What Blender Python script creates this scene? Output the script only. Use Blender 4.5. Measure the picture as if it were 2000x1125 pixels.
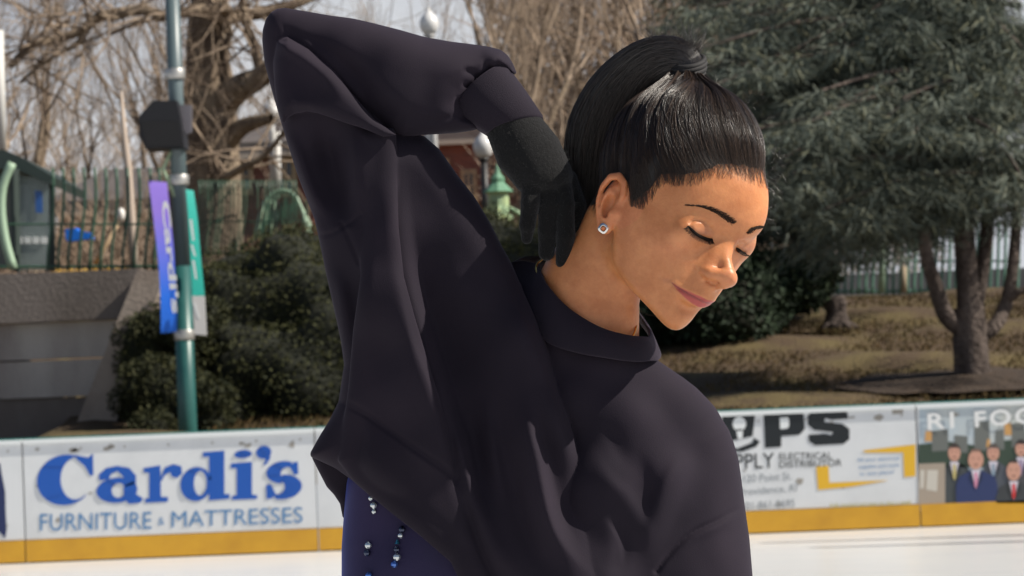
import bpy, math, random
import numpy as np
from mathutils import Vector, Matrix
from mathutils.bvhtree import BVHTree

for _o in list(bpy.data.objects):
    bpy.data.objects.remove(_o)
SC = bpy.context.scene
COL = SC.collection
# ------------------------------------------------------------------ camera
K = 1.075 / 3.0 / 2000.0          # metres per photo pixel per metre of distance
D = 3.0                           # distance of the skater
CAM = np.array([0.0, 0.0, 1.30])
PITCH, ROLL = math.atan(207 * K), math.radians(2.3)
cd = bpy.data.cameras.new('camera')
cam = bpy.data.objects.new('camera', cd)
COL.objects.link(cam)
cd.sensor_width = 36.0
cd.lens = 36.0 / (2000 * K)
cd.clip_start = 0.1
cd.clip_end = 1500
cd.dof.use_dof = True
cd.dof.focus_distance = 2.97
cd.dof.aperture_fstop = 19.0
cd.dof.aperture_blades = 7
MC = (Matrix.Rotation(math.pi / 2 + PITCH, 4, 'X') @ Matrix.Rotation(-ROLL, 4, 'Z'))
cam.matrix_world = Matrix.Translation(Vector(CAM)) @ MC
SC.camera = cam
M3 = np.array(MC.to_3x3())

# ------------------------------------------------------------------ world, sun, exposure
SUN_DIR = np.array([0.74, -0.13, 0.66])       # towards the sun
SUN_DIR = SUN_DIR / np.linalg.norm(SUN_DIR)
w = bpy.data.worlds.new('World')
SC.world = w
w.use_nodes = True
nt = w.node_tree
bgn = nt.nodes['Background']
sky = nt.nodes.new('ShaderNodeTexSky')
sky.sky_type = 'NISHITA'
sky.sun_disc = False
sky.sun_elevation = math.asin(SUN_DIR[2])
sky.sun_rotation = math.atan2(SUN_DIR[0], SUN_DIR[1])
sky.air_density = 1.0
sky.dust_density = 1.0
# bright thin cloud low over the park, clear sky above
tcw = nt.nodes.new('ShaderNodeTexCoord'); sxyz = nt.nodes.new('ShaderNodeSeparateXYZ'); nt.links.new(tcw.outputs['Generated'], sxyz.inputs[0])
band_ = nt.nodes.new('ShaderNodeMapRange'); band_.interpolation_type = 'SMOOTHSTEP'
band_.inputs[1].default_value = 0.20; band_.inputs[2].default_value = 0.13; nt.links.new(sxyz.outputs[2], band_.inputs[0])
cl = nt.nodes.new('ShaderNodeTexNoise'); cl.inputs['Scale'].default_value = 7; cl.inputs['Detail'].default_value = 5
mpw = nt.nodes.new('ShaderNodeMapping'); mpw.inputs['Scale'].default_value = (1, 1, 2.5); nt.links.new(tcw.outputs['Generated'], mpw.inputs[0]); nt.links.new(mpw.outputs[0], cl.inputs['Vector'])
clr = nt.nodes.new('ShaderNodeValToRGB'); clr.color_ramp.elements[0].position = .32; clr.color_ramp.elements[1].position = .62
clr.color_ramp.elements[0].color = (6.6, 7.1, 8.0, 1); clr.color_ramp.elements[1].color = (10.5, 10.7, 11.1, 1); nt.links.new(cl.outputs[0], clr.inputs[0])
mixw = nt.nodes.new('ShaderNodeMix'); mixw.data_type = 'RGBA'
nt.links.new(band_.outputs[0], mixw.inputs[0]); nt.links.new(sky.outputs[0], mixw.inputs[6]); nt.links.new(clr.outputs[0], mixw.inputs[7])
nt.links.new(mixw.outputs[2], bgn.inputs[0])
bgn.inputs[1].default_value = 0.05
sl = bpy.data.lights.new('sun', 'SUN')
sl.energy = 5.0
sl.angle = math.radians(0.5)
sl.color = (1.0, 0.93, 0.82)
sun = bpy.data.objects.new('sun', sl)
COL.objects.link(sun)
sun.rotation_euler = Vector(SUN_DIR).to_track_quat('Z', 'Y').to_euler()
SC.view_settings.view_transform = 'Standard'
SC.view_settings.look = 'None'
SC.view_settings.gamma = 1.0
SC.view_settings.exposure = 0.45
SC.cycles.max_bounces = 6
SC.cycles.transparent_max_bounces = 24
SC.cycles.caustics_reflective = False
SC.cycles.caustics_refractive = False

# ------------------------------------------------------------------ mapping photo pixels at a distance -> world
def W3(uvd):
    """(n,3) array of photo u, photo v, distance along the view axis -> world points"""
    a = np.atleast_2d(np.asarray(uvd, float))
    d = a[:, 2]
    c = np.stack([(a[:, 0] - 1000) * K * d, -(a[:, 1] - 562.5) * K * d, -d], 1)
    return c @ M3.T + CAM

def at(u, v, d):
    return Vector(W3([[u, v, d]])[0])

def atY(u, v, Y):
    """point on the vertical plane y = Y seen at photo pixel u, v"""
    r = (W3([[u, v, 1.0]])[0] - CAM)
    return Vector(CAM + r * (Y / r[1]))

def G(uvw):
    """figure space: photo u, photo v, w towards the camera in photo pixels"""
    a = np.atleast_2d(np.asarray(uvw, float)).copy()
    a[:, 2] = D - a[:, 2] * K * D
    return W3(a)

# ------------------------------------------------------------------ materials
def lin(c):
    """sRGB 0-255 -> linear"""
    return tuple(((x / 255) / 12.92 if x <= 10 else ((x / 255 + 0.055) / 1.055) ** 2.4) for x in c)

MATS = {}
def mat(name, base, rough=0.6, noise=None, bump=None, spec=0.5, metal=0.0, coords='Object', **kw):
    """noise=(scale, colour2, low, high) mixes a second colour; bump=(scale, strength, distance)"""
    if name in MATS:
        return MATS[name]
    m = bpy.data.materials.new(name)
    m.use_nodes = True
    n, l = m.node_tree.nodes, m.node_tree.links
    b = n['Principled BSDF']
    b.inputs['Base Color'].default_value = (*base, 1)
    b.inputs['Roughness'].default_value = rough
    b.inputs['Specular IOR Level'].default_value = spec
    b.inputs['Metallic'].default_value = metal
    for k_, v_ in kw.items():
        b.inputs[k_].default_value = v_
    tc = n.new('ShaderNodeTexCoord')
    out = tc.outputs[coords]
    if noise:
        sc_, c2, lo, hi = noise[:4]
        mp = n.new('ShaderNodeMapping')
        l.new(out, mp.inputs[0])
        if len(noise) > 4:
            mp.inputs['Scale'].default_value = noise[4]
        t = n.new('ShaderNodeTexNoise')
        t.inputs['Scale'].default_value = sc_
        t.inputs['Detail'].default_value = 6
        t.inputs['Roughness'].default_value = 0.62
        l.new(mp.outputs[0], t.inputs['Vector'])
        r = n.new('ShaderNodeValToRGB')
        r.color_ramp.elements[0].position = lo
        r.color_ramp.elements[1].position = hi
        r.color_ramp.elements[0].color = (*base, 1)
        r.color_ramp.elements[1].color = (*c2, 1)
        l.new(t.outputs[0], r.inputs[0])
        l.new(r.outputs[0], b.inputs['Base Color'])
    if bump:
        t = n.new('ShaderNodeTexNoise')
        t.inputs['Scale'].default_value = bump[0]
        t.inputs['Detail'].default_value = 5
        l.new(out, t.inputs['Vector'])
        bp = n.new('ShaderNodeBump')
        bp.inputs['Strength'].default_value = bump[1]
        bp.inputs['Distance'].default_value = bump[2]
        l.new(t.outputs[0], bp.inputs['Height'])
        l.new(bp.outputs[0], b.inputs['Normal'])
    MATS[name] = m
    return m

# ------------------------------------------------------------------ objects
def tag(o, label=None, cat=None, group=None, kind=None):
    if label: o['label'] = label
    if cat: o['category'] = cat
    if group: o['group'] = group
    if kind: o['kind'] = kind
    return o

def empty(name, loc, label, cat, group=None, rz=0.0):
    o = bpy.data.objects.new(name, None)
    COL.objects.link(o)
    o.location = Vector(loc)
    o.rotation_euler = (0, 0, rz)
    o.empty_display_size = 0.1
    return tag(o, label, cat, group)

def mesh_obj(name, verts, faces, m, parent=None, smooth=False, world=True):
    """one mesh object; verts in world space unless world is False (then in the parent's space)"""
    me = bpy.data.meshes.new(name)
    v = np.asarray(verts, np.float32).reshape(-1, 3)
    if isinstance(faces, np.ndarray):
        n = faces.shape[1]
        me.vertices.add(len(v)); me.vertices.foreach_set('co', v.ravel())
        me.loops.add(faces.size); me.loops.foreach_set('vertex_index', faces.astype(np.int32).ravel())
        me.polygons.add(len(faces))
        me.polygons.foreach_set('loop_start', np.arange(0, faces.size, n, dtype=np.int32))
        me.update(calc_edges=True)
        me.validate()
    else:
        me.from_pydata([tuple(map(float, q)) for q in v], [], [list(map(int, f)) for f in faces])
        me.update()
    if smooth:
        me.polygons.foreach_set('use_smooth', np.ones(len(me.polygons), bool))
    if m is not None:
        for mm in (m if isinstance(m, (list, tuple)) else [m]):
            me.materials.append(mm)
    o = bpy.data.objects.new(name, me)
    COL.objects.link(o)
    if parent is not None:
        o.parent = parent
        if world:
            pm = Matrix.LocRotScale(parent.location, parent.rotation_euler, parent.scale) if parent.parent is None else None
            if pm is None:
                pp = parent.parent
                pm = Matrix.LocRotScale(pp.location, pp.rotation_euler, pp.scale) @ Matrix.LocRotScale(parent.location, parent.rotation_euler, parent.scale)
            o.data.transform(pm.inverted())
    elif world and len(v):
        c = Vector(((v[:, 0].min() + v[:, 0].max()) / 2, (v[:, 1].min() + v[:, 1].max()) / 2, v[:, 2].min()))
        o.data.transform(Matrix.Translation(-c))
        o.location = c
    return o

class MB:
    """collects boxes, prisms and tubes"""
    def __init__(s): s.v, s.f = [], []
    def add(s, v, f):
        o = len(s.v); s.v += [tuple(p) for p in v]; s.f += [[i + o for i in q] for q in f]
    def box(s, x0, x1, y0, y1, z0, z1, M=None):
        v = [Vector((x, y, z)) for z in (z0, z1) for y in (y0, y1) for x in (x0, x1)]
        if M is not None: v = [M @ p for p in v]
        s.add(v, [(0, 2, 3, 1), (4, 5, 7, 6), (0, 1, 5, 4), (2, 6, 7, 3), (0, 4, 6, 2), (1, 3, 7, 5)])
    def prism(s, pts, off):
        """pts: planar loop of Vectors, off: extrusion Vector"""
        n = len(pts); pts = [Vector(p) for p in pts]
        v = pts + [p + Vector(off) for p in pts]
        s.add(v, [list(range(n))[::-1], list(range(n, 2 * n))] + [(i, (i + 1) % n, n + (i + 1) % n, n + i) for i in range(n)])
    def tube(s, pts, rad, n=8, cap=True):
        pts = [Vector(p) for p in pts]
        if not hasattr(rad, '__len__'): rad = [rad] * len(pts)
        o = len(s.v)
        prev = None
        for i, p in enumerate(pts):
            t = (pts[min(i + 1, len(pts) - 1)] - pts[max(i - 1, 0)]).normalized()
            a = prev if prev is not None else (Vector((0, 0, 1)) if abs(t.z) < .9 else Vector((1, 0, 0)))
            a = (a - t * a.dot(t)).normalized(); prev = a
            b = t.cross(a)
            for k in range(n):
                th = 2 * math.pi * k / n
                s.v.append(tuple(p + (a * math.cos(th) + b * math.sin(th)) * rad[i]))
        for i in range(len(pts) - 1):
            for k in range(n):
                k2 = (k + 1) % n
                s.f.append([o + i * n + k, o + i * n + k2, o + (i + 1) * n + k2, o + (i + 1) * n + k])
        if cap:
            s.f.append([o + k for k in range(n)][::-1])
            s.f.append([o + (len(pts) - 1) * n + k for k in range(n)])
    def lathe(s, prof, c, n=16):
        c = Vector(c)
        o = len(s.v)
        for r, z in prof:
            for k in range(n):
                th = 2 * math.pi * k / n
                s.v.append((c.x + r * math.cos(th), c.y + r * math.sin(th), c.z + z))
        for i in range(len(prof) - 1):
            for k in range(n):
                k2 = (k + 1) % n
                s.f.append([o + i * n + k, o + i * n + k2, o + (i + 1) * n + k2, o + (i + 1) * n + k])
        s.f.append([o + k for k in range(n)][::-1]); s.f.append([o + (len(prof) - 1) * n + k for k in range(n)])
    def build(s, name, m, parent=None, smooth=False):
        return mesh_obj(name, s.v, s.f, m, parent, smooth)

# ------------------------------------------------------------------ implicit volumes
def smin(a, b, k):
    if k <= 0: return np.minimum(a, b)
    h = np.maximum(k - np.abs(a - b), 0) / k
    return np.minimum(a, b) - h * h * k * 0.25
def smax(a, b, k): return -smin(-a, -b, k)

def seg(P, a, b, ra, rb):
    a = np.asarray(a, np.float32); b = np.asarray(b, np.float32)
    ab = b - a
    X, Y, Z = P
    t = ((X - a[0]) * ab[0] + (Y - a[1]) * ab[1] + (Z - a[2]) * ab[2]) / max(float(ab @ ab), 1e-12)
    t = np.clip(t, 0, 1)
    return np.sqrt((X - a[0] - t * ab[0]) ** 2 + (Y - a[1] - t * ab[1]) ** 2 + (Z - a[2] - t * ab[2]) ** 2) - (ra + (rb - ra) * t)

def ell(P, c, r, R=None):
    X, Y, Z = P[0] - c[0], P[1] - c[1], P[2] - c[2]
    if R is not None:
        X, Y, Z = (R[0][0] * X + R[0][1] * Y + R[0][2] * Z, R[1][0] * X + R[1][1] * Y + R[1][2] * Z, R[2][0] * X + R[2][1] * Y + R[2][2] * Z)
    k0 = np.sqrt((X / r[0]) ** 2 + (Y / r[1]) ** 2 + (Z / r[2]) ** 2)
    k1 = np.sqrt((X / r[0] ** 2) ** 2 + (Y / r[1] ** 2) ** 2 + (Z / r[2] ** 2) ** 2)
    return k0 * (k0 - 1) / np.maximum(k1, 1e-9)

class Vol:
    def __init__(s, lo, hi, h):
        s.lo = np.array(lo, np.float32); s.h = h
        s.n = [int(math.ceil((hi[i] - lo[i]) / h)) + 1 for i in range(3)]
        s.ax = [s.lo[i] + h * np.arange(s.n[i], dtype=np.float32) for i in range(3)]
        s.F = np.full(s.n, 1e3, np.float32)
    def sub(s, lo, hi):
        sl = []
        for i in range(3):
            a = int(max(0, math.floor((lo[i] - s.lo[i]) / s.h))); b = int(min(s.n[i], math.ceil((hi[i] - s.lo[i]) / s.h) + 1))
            sl.append(slice(a, max(a, b)))
        return tuple(sl)
    def pts(s, sl):
        return (s.ax[0][sl[0]][:, None, None], s.ax[1][sl[1]][None, :, None], s.ax[2][sl[2]][None, None, :])
    def op(s, fn, lo, hi, k=0.0, mode='add'):
        sl = s.sub(lo, hi)
        f = fn(s.pts(sl))
        if mode == 'add': s.F[sl] = smin(s.F[sl], f, k)
        elif mode == 'cut': s.F[sl] = smax(s.F[sl], -f, k)
    def ell(s, c, r, k=0.0, mode='add', R=None):
        m = max(r) + k * 1.2 + 3 * s.h
        s.op(lambda P: ell(P, c, r, R), [q - m for q in c], [q + m for q in c], k, mode)
    def tube(s, pts, rad, k=0.0, mode='add', kin=None):
        pts = np.asarray(pts, float)
        if not hasattr(rad, '__len__'): rad = [rad] * len(pts)
        m = max(rad) + k * 1.2 + 3 * s.h
        def fn(P):
            f = None
            for i in range(len(pts) - 1):
                g = seg(P, pts[i], pts[i + 1], rad[i], rad[i + 1])
                f = g if f is None else smin(f, g, kin or 0)
            return f
        s.op(fn, pts.min(0) - m, pts.max(0) + m, k, mode)
    def mesh(s):
        """naive surface nets -> verts, quads"""
        F = s.F; S = F < 0
        n = F.shape
        c = [S[i:n[0] - 1 + i, j:n[1] - 1 + j, k:n[2] - 1 + k] for i in (0, 1) for j in (0, 1) for k in (0, 1)]
        cnt = sum(x.astype(np.uint8) for x in c)
        act = (cnt > 0) & (cnt < 8)
        I, J, L = np.nonzero(act)
        idx = np.full(act.shape, -1, np.int32); idx[I, J, L] = np.arange(len(I))
        acc = np.zeros((len(I), 3)); num = np.zeros(len(I))
        corners = [(i, j, k) for i in (0, 1) for j in (0, 1) for k in (0, 1)]
        vals = {q: F[I + q[0], J + q[1], L + q[2]] for q in corners}
        for q in corners:
            for a in range(3):
                if q[a] == 0:
                    p = list(q); p[a] = 1; p = tuple(p)
                    v0, v1 = vals[q], vals[p]
                    cr = (v0 < 0) != (v1 < 0)
                    t = np.where(cr, v0 / np.where(cr, v0 - v1, 1), 0)
                    pos = np.array(q, float)[None, :].repeat(len(I), 0); pos[:, a] += t
                    acc[cr] += pos[cr]; num[cr] += 1
        V = s.lo + s.h * (np.stack([I, J, L], 1) + acc / num[:, None])
        quads = []
        for a in range(3):
            b, d = (a + 1) % 3, (a + 2) % 3
            sl0 = [slice(1, n[i] - 1) for i in range(3)]; sl0[a] = slice(0, n[a] - 1)
            sl1 = list(sl0); sl1[a] = slice(1, n[a])
            A, B = S[tuple(sl0)], S[tuple(sl1)]
            x = np.nonzero(A != B)
            o = [x[0].copy(), x[1].copy(), x[2].copy()]
            for i in range(3):
                if i != a: o[i] = o[i] + 1
            def cell(db, dd):
                q = [o[0].copy(), o[1].copy(), o[2].copy()]
                q[b] -= db; q[d] -= dd
                return idx[q[0], q[1], q[2]]
            Q = np.stack([cell(1, 1), cell(0, 1), cell(0, 0), cell(1, 0)], 1)
            inside = A[x]
            Q[~inside] = Q[~inside][:, ::-1]
            quads.append(Q)
        Q = np.concatenate(quads)
        return V, Q

def relax(V, Q, it=2, lam=0.5):
    for _ in range(it):
        s = np.zeros_like(V); n = np.zeros(len(V))
        for a, b in ((0, 1), (1, 2), (2, 3), (3, 0)):
            np.add.at(s, Q[:, a], V[Q[:, b]]); np.add.at(s, Q[:, b], V[Q[:, a]])
            np.add.at(n, Q[:, a], 1); np.add.at(n, Q[:, b], 1)
        V = V + lam * (s / np.maximum(n, 1)[:, None] - V)
    return V

def normals(V, Q):
    N = np.cross(V[Q[:, 2]] - V[Q[:, 0]], V[Q[:, 3]] - V[Q[:, 1]])
    o = np.zeros_like(V)
    for i in range(4): np.add.at(o, Q[:, i], N)
    return o / np.maximum(np.linalg.norm(o, axis=1), 1e-12)[:, None]

def bez(pts, n=24):
    """Catmull-Rom through the points"""
    P = np.asarray(pts, float); m = len(P)
    if m == 2: return P[0] + (P[1] - P[0]) * np.linspace(0, 1, n)[:, None]
    t = np.linspace(0, m - 1, n); i = np.minimum(t.astype(int), m - 2); f = (t - i)[:, None]
    p0 = P[np.maximum(i - 1, 0)]; p1 = P[i]; p2 = P[i + 1]; p3 = P[np.minimum(i + 2, m - 1)]
    return 0.5 * (2 * p1 + (p2 - p0) * f + (2 * p0 - 5 * p1 + 4 * p2 - p3) * f ** 2 + (3 * p1 - p0 - 3 * p2 + p3) * f ** 3)

def curve_dist(UV, C):
    """signed distance (left of travel > 0 in v-down pixels) and parameter of the closest point on polyline C"""
    best = np.full(len(UV), 1e9); par = np.zeros(len(UV)); sg = np.zeros(len(UV))
    for i in range(len(C) - 1):
        a, b = C[i], C[i + 1]; ab = b - a
        t = np.clip(((UV - a) @ ab) / max(ab @ ab, 1e-9), 0, 1)
        q = UV - a - t[:, None] * ab
        d = np.hypot(q[:, 0], q[:, 1])
        m = d < best
        best[m] = d[m]; par[m] = (i + t[m]) / (len(C) - 1)
        cr = ab[0] * q[:, 1] - ab[1] * q[:, 0]
        sg[m] = np.sign(cr[m])
    return best, par, sg
# ------------------------------------------------------------------ head in its own frame (metres; x her right, y forward, z up)
HR = np.array([[-.61793, .64351, .45173], [.22379, -.40683, .88567], [.75371, .64837, .10739]])
HS, HU, HV, HW = 1860.0, 1300.0, 429.5, 60.0
def head_px(X):
    """head frame -> figure space (u, v, w)"""
    P = np.asarray(X) @ HR.T * HS
    return np.stack([HU + P[:, 0], HV - P[:, 1], HW + P[:, 2]], 1)
def px_head(U):
    U = np.atleast_2d(np.asarray(U, float))
    P = np.stack([U[:, 0] - HU, HV - U[:, 1], U[:, 2] - HW], 1) / HS
    return P @ HR

FACE = {95: [(0,69),(22,65),(38,55),(52,36),(57,15),(58,0)],
 75: [(0,81.5),(22,78),(38,69),(54,48),(62,26),(66,0)],
 55: [(0,87.5),(15,87),(22,85),(30,81),(38,75),(46,67),(54,56),(62,38),(67,20),(70,0)],
 40: [(0,91),(15,89.5),(22,88),(30,84),(38,77.5),(46,69),(54,57),(62,38),(67,20),(70,0)],
 30: [(0,91),(15,88.5),(22,86.3),(30,83),(38,77.5),(46,70),(54,58),(62,39),(67,20),(70,0)],
 22: [(0,87.5),(8,86),(15,84),(22,83),(30,81),(38,75.5),(46,69),(54,58.5),(62,40),(67,20),(70,0)],
 14: [(0,86),(8,85),(15,82.5),(22,81.5),(30,80),(38,76),(46,69),(54,59),(62,41),(67,20),(69,0)],
 4: [(0,90),(8,88),(15,84.5),(22,82),(30,79.5),(38,75.5),(46,69),(54,60),(62,43),(66.5,20),(68,0)],
 -8: [(0,94),(8,92),(15,86),(22,82.5),(30,79),(38,74.5),(46,68.5),(54,59),(61,43),(65.5,20),(67,0)],
 -20: [(0,96),(8,95),(15,89.5),(22,84.5),(30,79.5),(38,73.5),(46,65.5),(54,54),(60,38),(63.5,20),(65,0)],
 -34: [(0,97),(15,91),(22,86),(30,79),(38,71),(46,60),(53,45),(58,28),(60,12),(61,0)],
 -48: [(0,98),(8,96.5),(15,92),(22,86),(30,77),(38,66),(46,51),(52,34),(55.5,18),(57,0)],
 -60: [(0,94),(8,92.5),(15,88),(22,81.5),(30,71.5),(38,59),(45,44),(50,28),(52,14),(53,0)],
 -72: [(0,90.5),(8,89.5),(15,85),(22,77),(30,65),(38,49),(44,34),(47,20),(48,8),(48,0)],
 -82: [(0,92),(8,90),(15,84),(22,74),(30,58),(36,43),(40,28),(42,14),(42,0)],
 -90: [(0,91),(8,88),(15,80),(22,66),(28,50),(32,34),(34,16),(34,0)],
 -98: [(0,85),(8,81),(14,71),(19,55),(22,35),(24,15),(24,0)],
 -104: [(0,74),(8,68),(12,55),(14,35),(15,0)], -112: [(0,60),(8,50),(12,40),(14,20),(15,0)]}

def build_head():
    v = Vol((-.100, -.125, -.215), (.100, .135, .150), .00135)
    mm = 0.001
    def E(c, r, k=0, mode='add', both=False, R=None):
        v.ell([q * mm for q in c], [q * mm for q in r], k * mm, mode, R)
        if both: v.ell([-c[0] * mm, c[1] * mm, c[2] * mm], [q * mm for q in r], k * mm, mode, R)
    def T(p, r, k=0, mode='add', both=False):
        p = np.array(p, float) * mm
        r = [q * mm for q in (r if hasattr(r, '__len__') else [r] * len(p))]
        v.tube(p, r, k * mm, mode)
        if both: v.tube(p * [-1, 1, 1], r, k * mm, mode)
    E((0, -7, 48), (70, 88, 86))
    ph = np.radians(np.arange(0, 91, 3.0)); zs = np.array(sorted(FACE)); tab = []
    for z_ in zs:
        q = np.array(FACE[z_], float); an = np.arctan2(q[:, 0], q[:, 1]); rr = np.hypot(q[:, 0], q[:, 1])
        tab.append(np.interp(ph, an, rr))
    tab = np.array(tab); zz = np.arange(-110, 101, 1.0)
    fine = np.stack([np.interp(zz, zs, tab[:, j]) for j in range(len(ph))], 1)
    for _ in range(3):
        fine[1:-1] = .25 * fine[:-2] + .5 * fine[1:-1] + .25 * fine[2:]
    for _ in range(14):
        fine[1:-1] = .25 * fine[:-2] + .5 * fine[1:-1] + .25 * fine[2:]
    f2 = np.concatenate([fine[:, 2:0:-1], fine, fine[:, -2:-4:-1]], 1)
    f2 = .25 * f2[:, :-2] + .5 * f2[:, 1:-1] + .25 * f2[:, 2:]
    fine = f2[:, 1:-1]
    def face(P):
        X, Y, Z = P
        an = np.degrees(np.arctan2(np.abs(X), Y)) / 3.0; rho = np.hypot(X, Y) * 1000
        an = np.clip(an, 0, 30); i = np.minimum(an.astype(np.int32), 29); fa = an - i
        zi = np.clip(Z * 1000 + 110, 0, len(zz) - 1.001); j = zi.astype(np.int32); fz = zi - j
        i, j = np.broadcast_arrays(i, j)
        r = (fine[j, i] * (1 - fa) + fine[j, i + 1] * fa) * (1 - fz) + (fine[j + 1, i] * (1 - fa) + fine[j + 1, i + 1] * fa) * fz
        f = (rho - r) * .00085
        f = smax(f, -(Y + .004) + 0 * f, .012)
        pl = (-Z - .104 + (.076 - Y) * -.0 - np.maximum(.076 - Y, -1) * -.62) * .85   # jaw line plane
        f = smax(f, pl, .012)
        return smax(f, Z - .093 + 0 * f, .030)
    v.op(face, (-.085, -.03, -.125), (.085, .115, .11), .006)
    # lids over the eyeballs, lower lid
    E((31, 65.6, 12.0), (20, 14.0, 14.0), 11.0, both=True)
    # nose
    T([(0, 82, 27), (0, 88, 14), (0, 99, -4), (0, 108.5, -16)], [6.6, 5.4, 5.2, 5.6], 9)
    T([(4.5, 84, 12), (6, 90, -4), (8, 92, -14)], [4.2, 5, 5.4], 8, both=True)
    E((0, 110, -19.2), (6.9, 7.0, 6.6), 5)
    E((10.6, 95, -22.8), (5.0, 9.4, 5.4), 6.0, both=True)
    T([(9, 99, -21.5), (4.5, 106, -20.5)], [5.2, 5.8], 4, both=True)
    T([(0, 95, -32), (0, 106, -26.5)], [4.4, 4.0], 5)
    T([(6.4, 95, -29.5), (6.2, 101, -28), (5.4, 105, -26)], [1.5, 2.1, 1.5], 1.6, 'cut', both=True)
    # mouth: upper and lower lip
    T([(25, 80.5, -49), (16, 87.5, -49.5), (6, 92.6, -47.5), (0, 92.8, -48.3)], [1.0, 2.6, 3.6, 3.3], 4.5, both=True)
    T([(24, 80.5, -52.5), (15, 86.6, -56), (5, 90.6, -58), (0, 90.8, -58.3)], [1.0, 3.2, 4.6, 4.7], 4.5, both=True)
    T([(26, 84.5, -50.8), (16, 92, -52.6), (6, 97.6, -52.6), (0, 97.8, -53.2)], [.5, .7, .8, .8], 1.2, 'cut', both=True)
    E((0, 91.5, -70), (17, 4, 4), 8, 'cut')       # fold above the chin
    # neck down to the shoulders
    nb = px_head([(1222, 450, 20), (1162, 560, -5), (1135, 700, -25)])
    v.tube(nb, [.046, .047, .058], .02)
    sc = px_head([(1215, 470, 75), (1215, 560, 55), (1215, 680, 30)])   # sternomastoid cord
    v.tube(sc, [.016, .014, .014], .018)
    tr = px_head([(1120, 530, -20), (1060, 640, -30)])
    v.tube(tr, [.026, .026], .03)
    # the ears
    def ear(s):
        def e(q): return (s * (66 + q[2] * .8) * mm, (q[0] * .92 - 4) * mm, q[1] * .9 * mm)
        def path(L): return np.array([e(q) for q in L])
        # local: q0 forward, q1 up, q2 outward
        v.ell(e((-9, 3, 3)), (.0055, .0165, .029), .003, R=None)
        v.ell(e((-6, -20, 2)), (.0045, .0095, .0105), .004)
        v.tube(path([(3, 8, 4), (5, 19, 8), (-1, 30, 11), (-12, 32.5, 13), (-22, 26, 14), (-25.5, 12, 14), (-23, -3, 12), (-16, -16, 9), (-8, -27, 6)]),
               [.0030, .0034, .0036, .0038, .0038, .0036, .0033, .0036, .0045], .002)
        v.tube(path([(-6, 24, 7), (-15, 14, 10), (-16.5, 2, 10), (-12, -9, 9), (-6, -13, 8)]), [.0032, .0036, .0034, .0032, .0034], .0025)
        v.ell(e((-7, 0, 12)), (.0105, .0070, .0125), .002, 'cut')
        v.tube(path([(-18, 22, 14), (-21, 8, 15), (-18, -6, 13)]), [.0018, .0020, .0016], .0015, 'cut')
        v.tube(path([(-4, 17, 12), (-9, 19, 13)]), [.003, .0032], .003, 'cut')
        v.tube(path([(4, 0, 2), (0.5, -5, 6)]), [.0060, .0040], .003)
    ear(1); ear(-1)
    return v.mesh()

# photo position of points on the head (head frame mm -> u, v), used to bend the head to her likeness
LM = [((45, 72, 18), (1346, 442)), ((16, 84, 14), (1391, 467)), ((-16, 84, 14), (1438, 485)), ((0, 118, -20), (1434, 548)),
      ((0, 102, -34), (1405, 568)), ((17, 95, -24), (1367, 530)), ((26, 84, -52), (1313, 557)), ((0, 98, -46), (1377, 583)), ((-15, 90, -50), (1389, 589)), ((-12, 90, -62), (1374, 599)), ((-14, 82, -88), (1345, 633)),
      ((0, 94, -64), (1358, 603)), ((0, 92, -88), (1333, 634)), ((68, 0, -2), (1203, 418)), ((52, 66, 38), (1342, 400)),
      ((15, 92, 32), (1430, 438)), ((0, 90, 40), (1463, 448)), ((-30, 82, 40), (1488, 444)),((-30, 74, 70), (1498, 372)),((-46, 68, -5), (1449, 512)), ((0, 76, 84), (1484, 335)),
      ((0, 78, -102), (1312, 648)), ((50, 5, -60), (1200, 530))]
def warp_fn(s=0.032, ridge=0.02):
    X = np.array([q[0] for q in LM], float) * .001
    U = np.array([q[1] for q in LM], float)
    Rz = U - head_px(X)[:, :2]
    Kx = np.exp(-((X[:, None] - X[None]) ** 2).sum(2) / (2 * s * s))
    C = np.linalg.solve(Kx + ridge * np.eye(len(X)), Rz)
    def f(V):
        V = np.asarray(V, float)
        P = head_px(V)
        fall = np.exp(-((V[:, None] - X[None]) ** 2).sum(2) / (2 * s * s))
        P[:, :2] += fall @ C
        return P
    return f
# ------------------------------------------------------------------ strands of hair as thin three-sided tubes
def strands(name, paths, rads, m, parent):
    """paths (n, k, 3) in world space; rads (n, k)"""
    P = np.asarray(paths, float); n, k, _ = P.shape
    T = np.gradient(P, axis=1); T /= np.maximum(np.linalg.norm(T, axis=2, keepdims=True), 1e-12)
    ref = np.array([0.31, -0.85, 0.42]); A = np.cross(T, ref); A /= np.maximum(np.linalg.norm(A, axis=2, keepdims=True), 1e-9)
    B = np.cross(T, A)
    R = np.asarray(rads)[..., None]
    V = np.stack([P + R * (A * math.cos(t) + B * math.sin(t)) for t in (0, 2.094, 4.189)], 2)   # n,k,3,3
    idx = np.arange(n * k * 3).reshape(n, k, 3)
    q = []
    for j in range(3):
        j2 = (j + 1) % 3
        q.append(np.stack([idx[:, :-1, j], idx[:, :-1, j2], idx[:, 1:, j2], idx[:, 1:, j]], -1).reshape(-1, 4))
    return mesh_obj(name, V.reshape(-1, 3), np.concatenate(q), m, parent, smooth=True)

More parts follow.
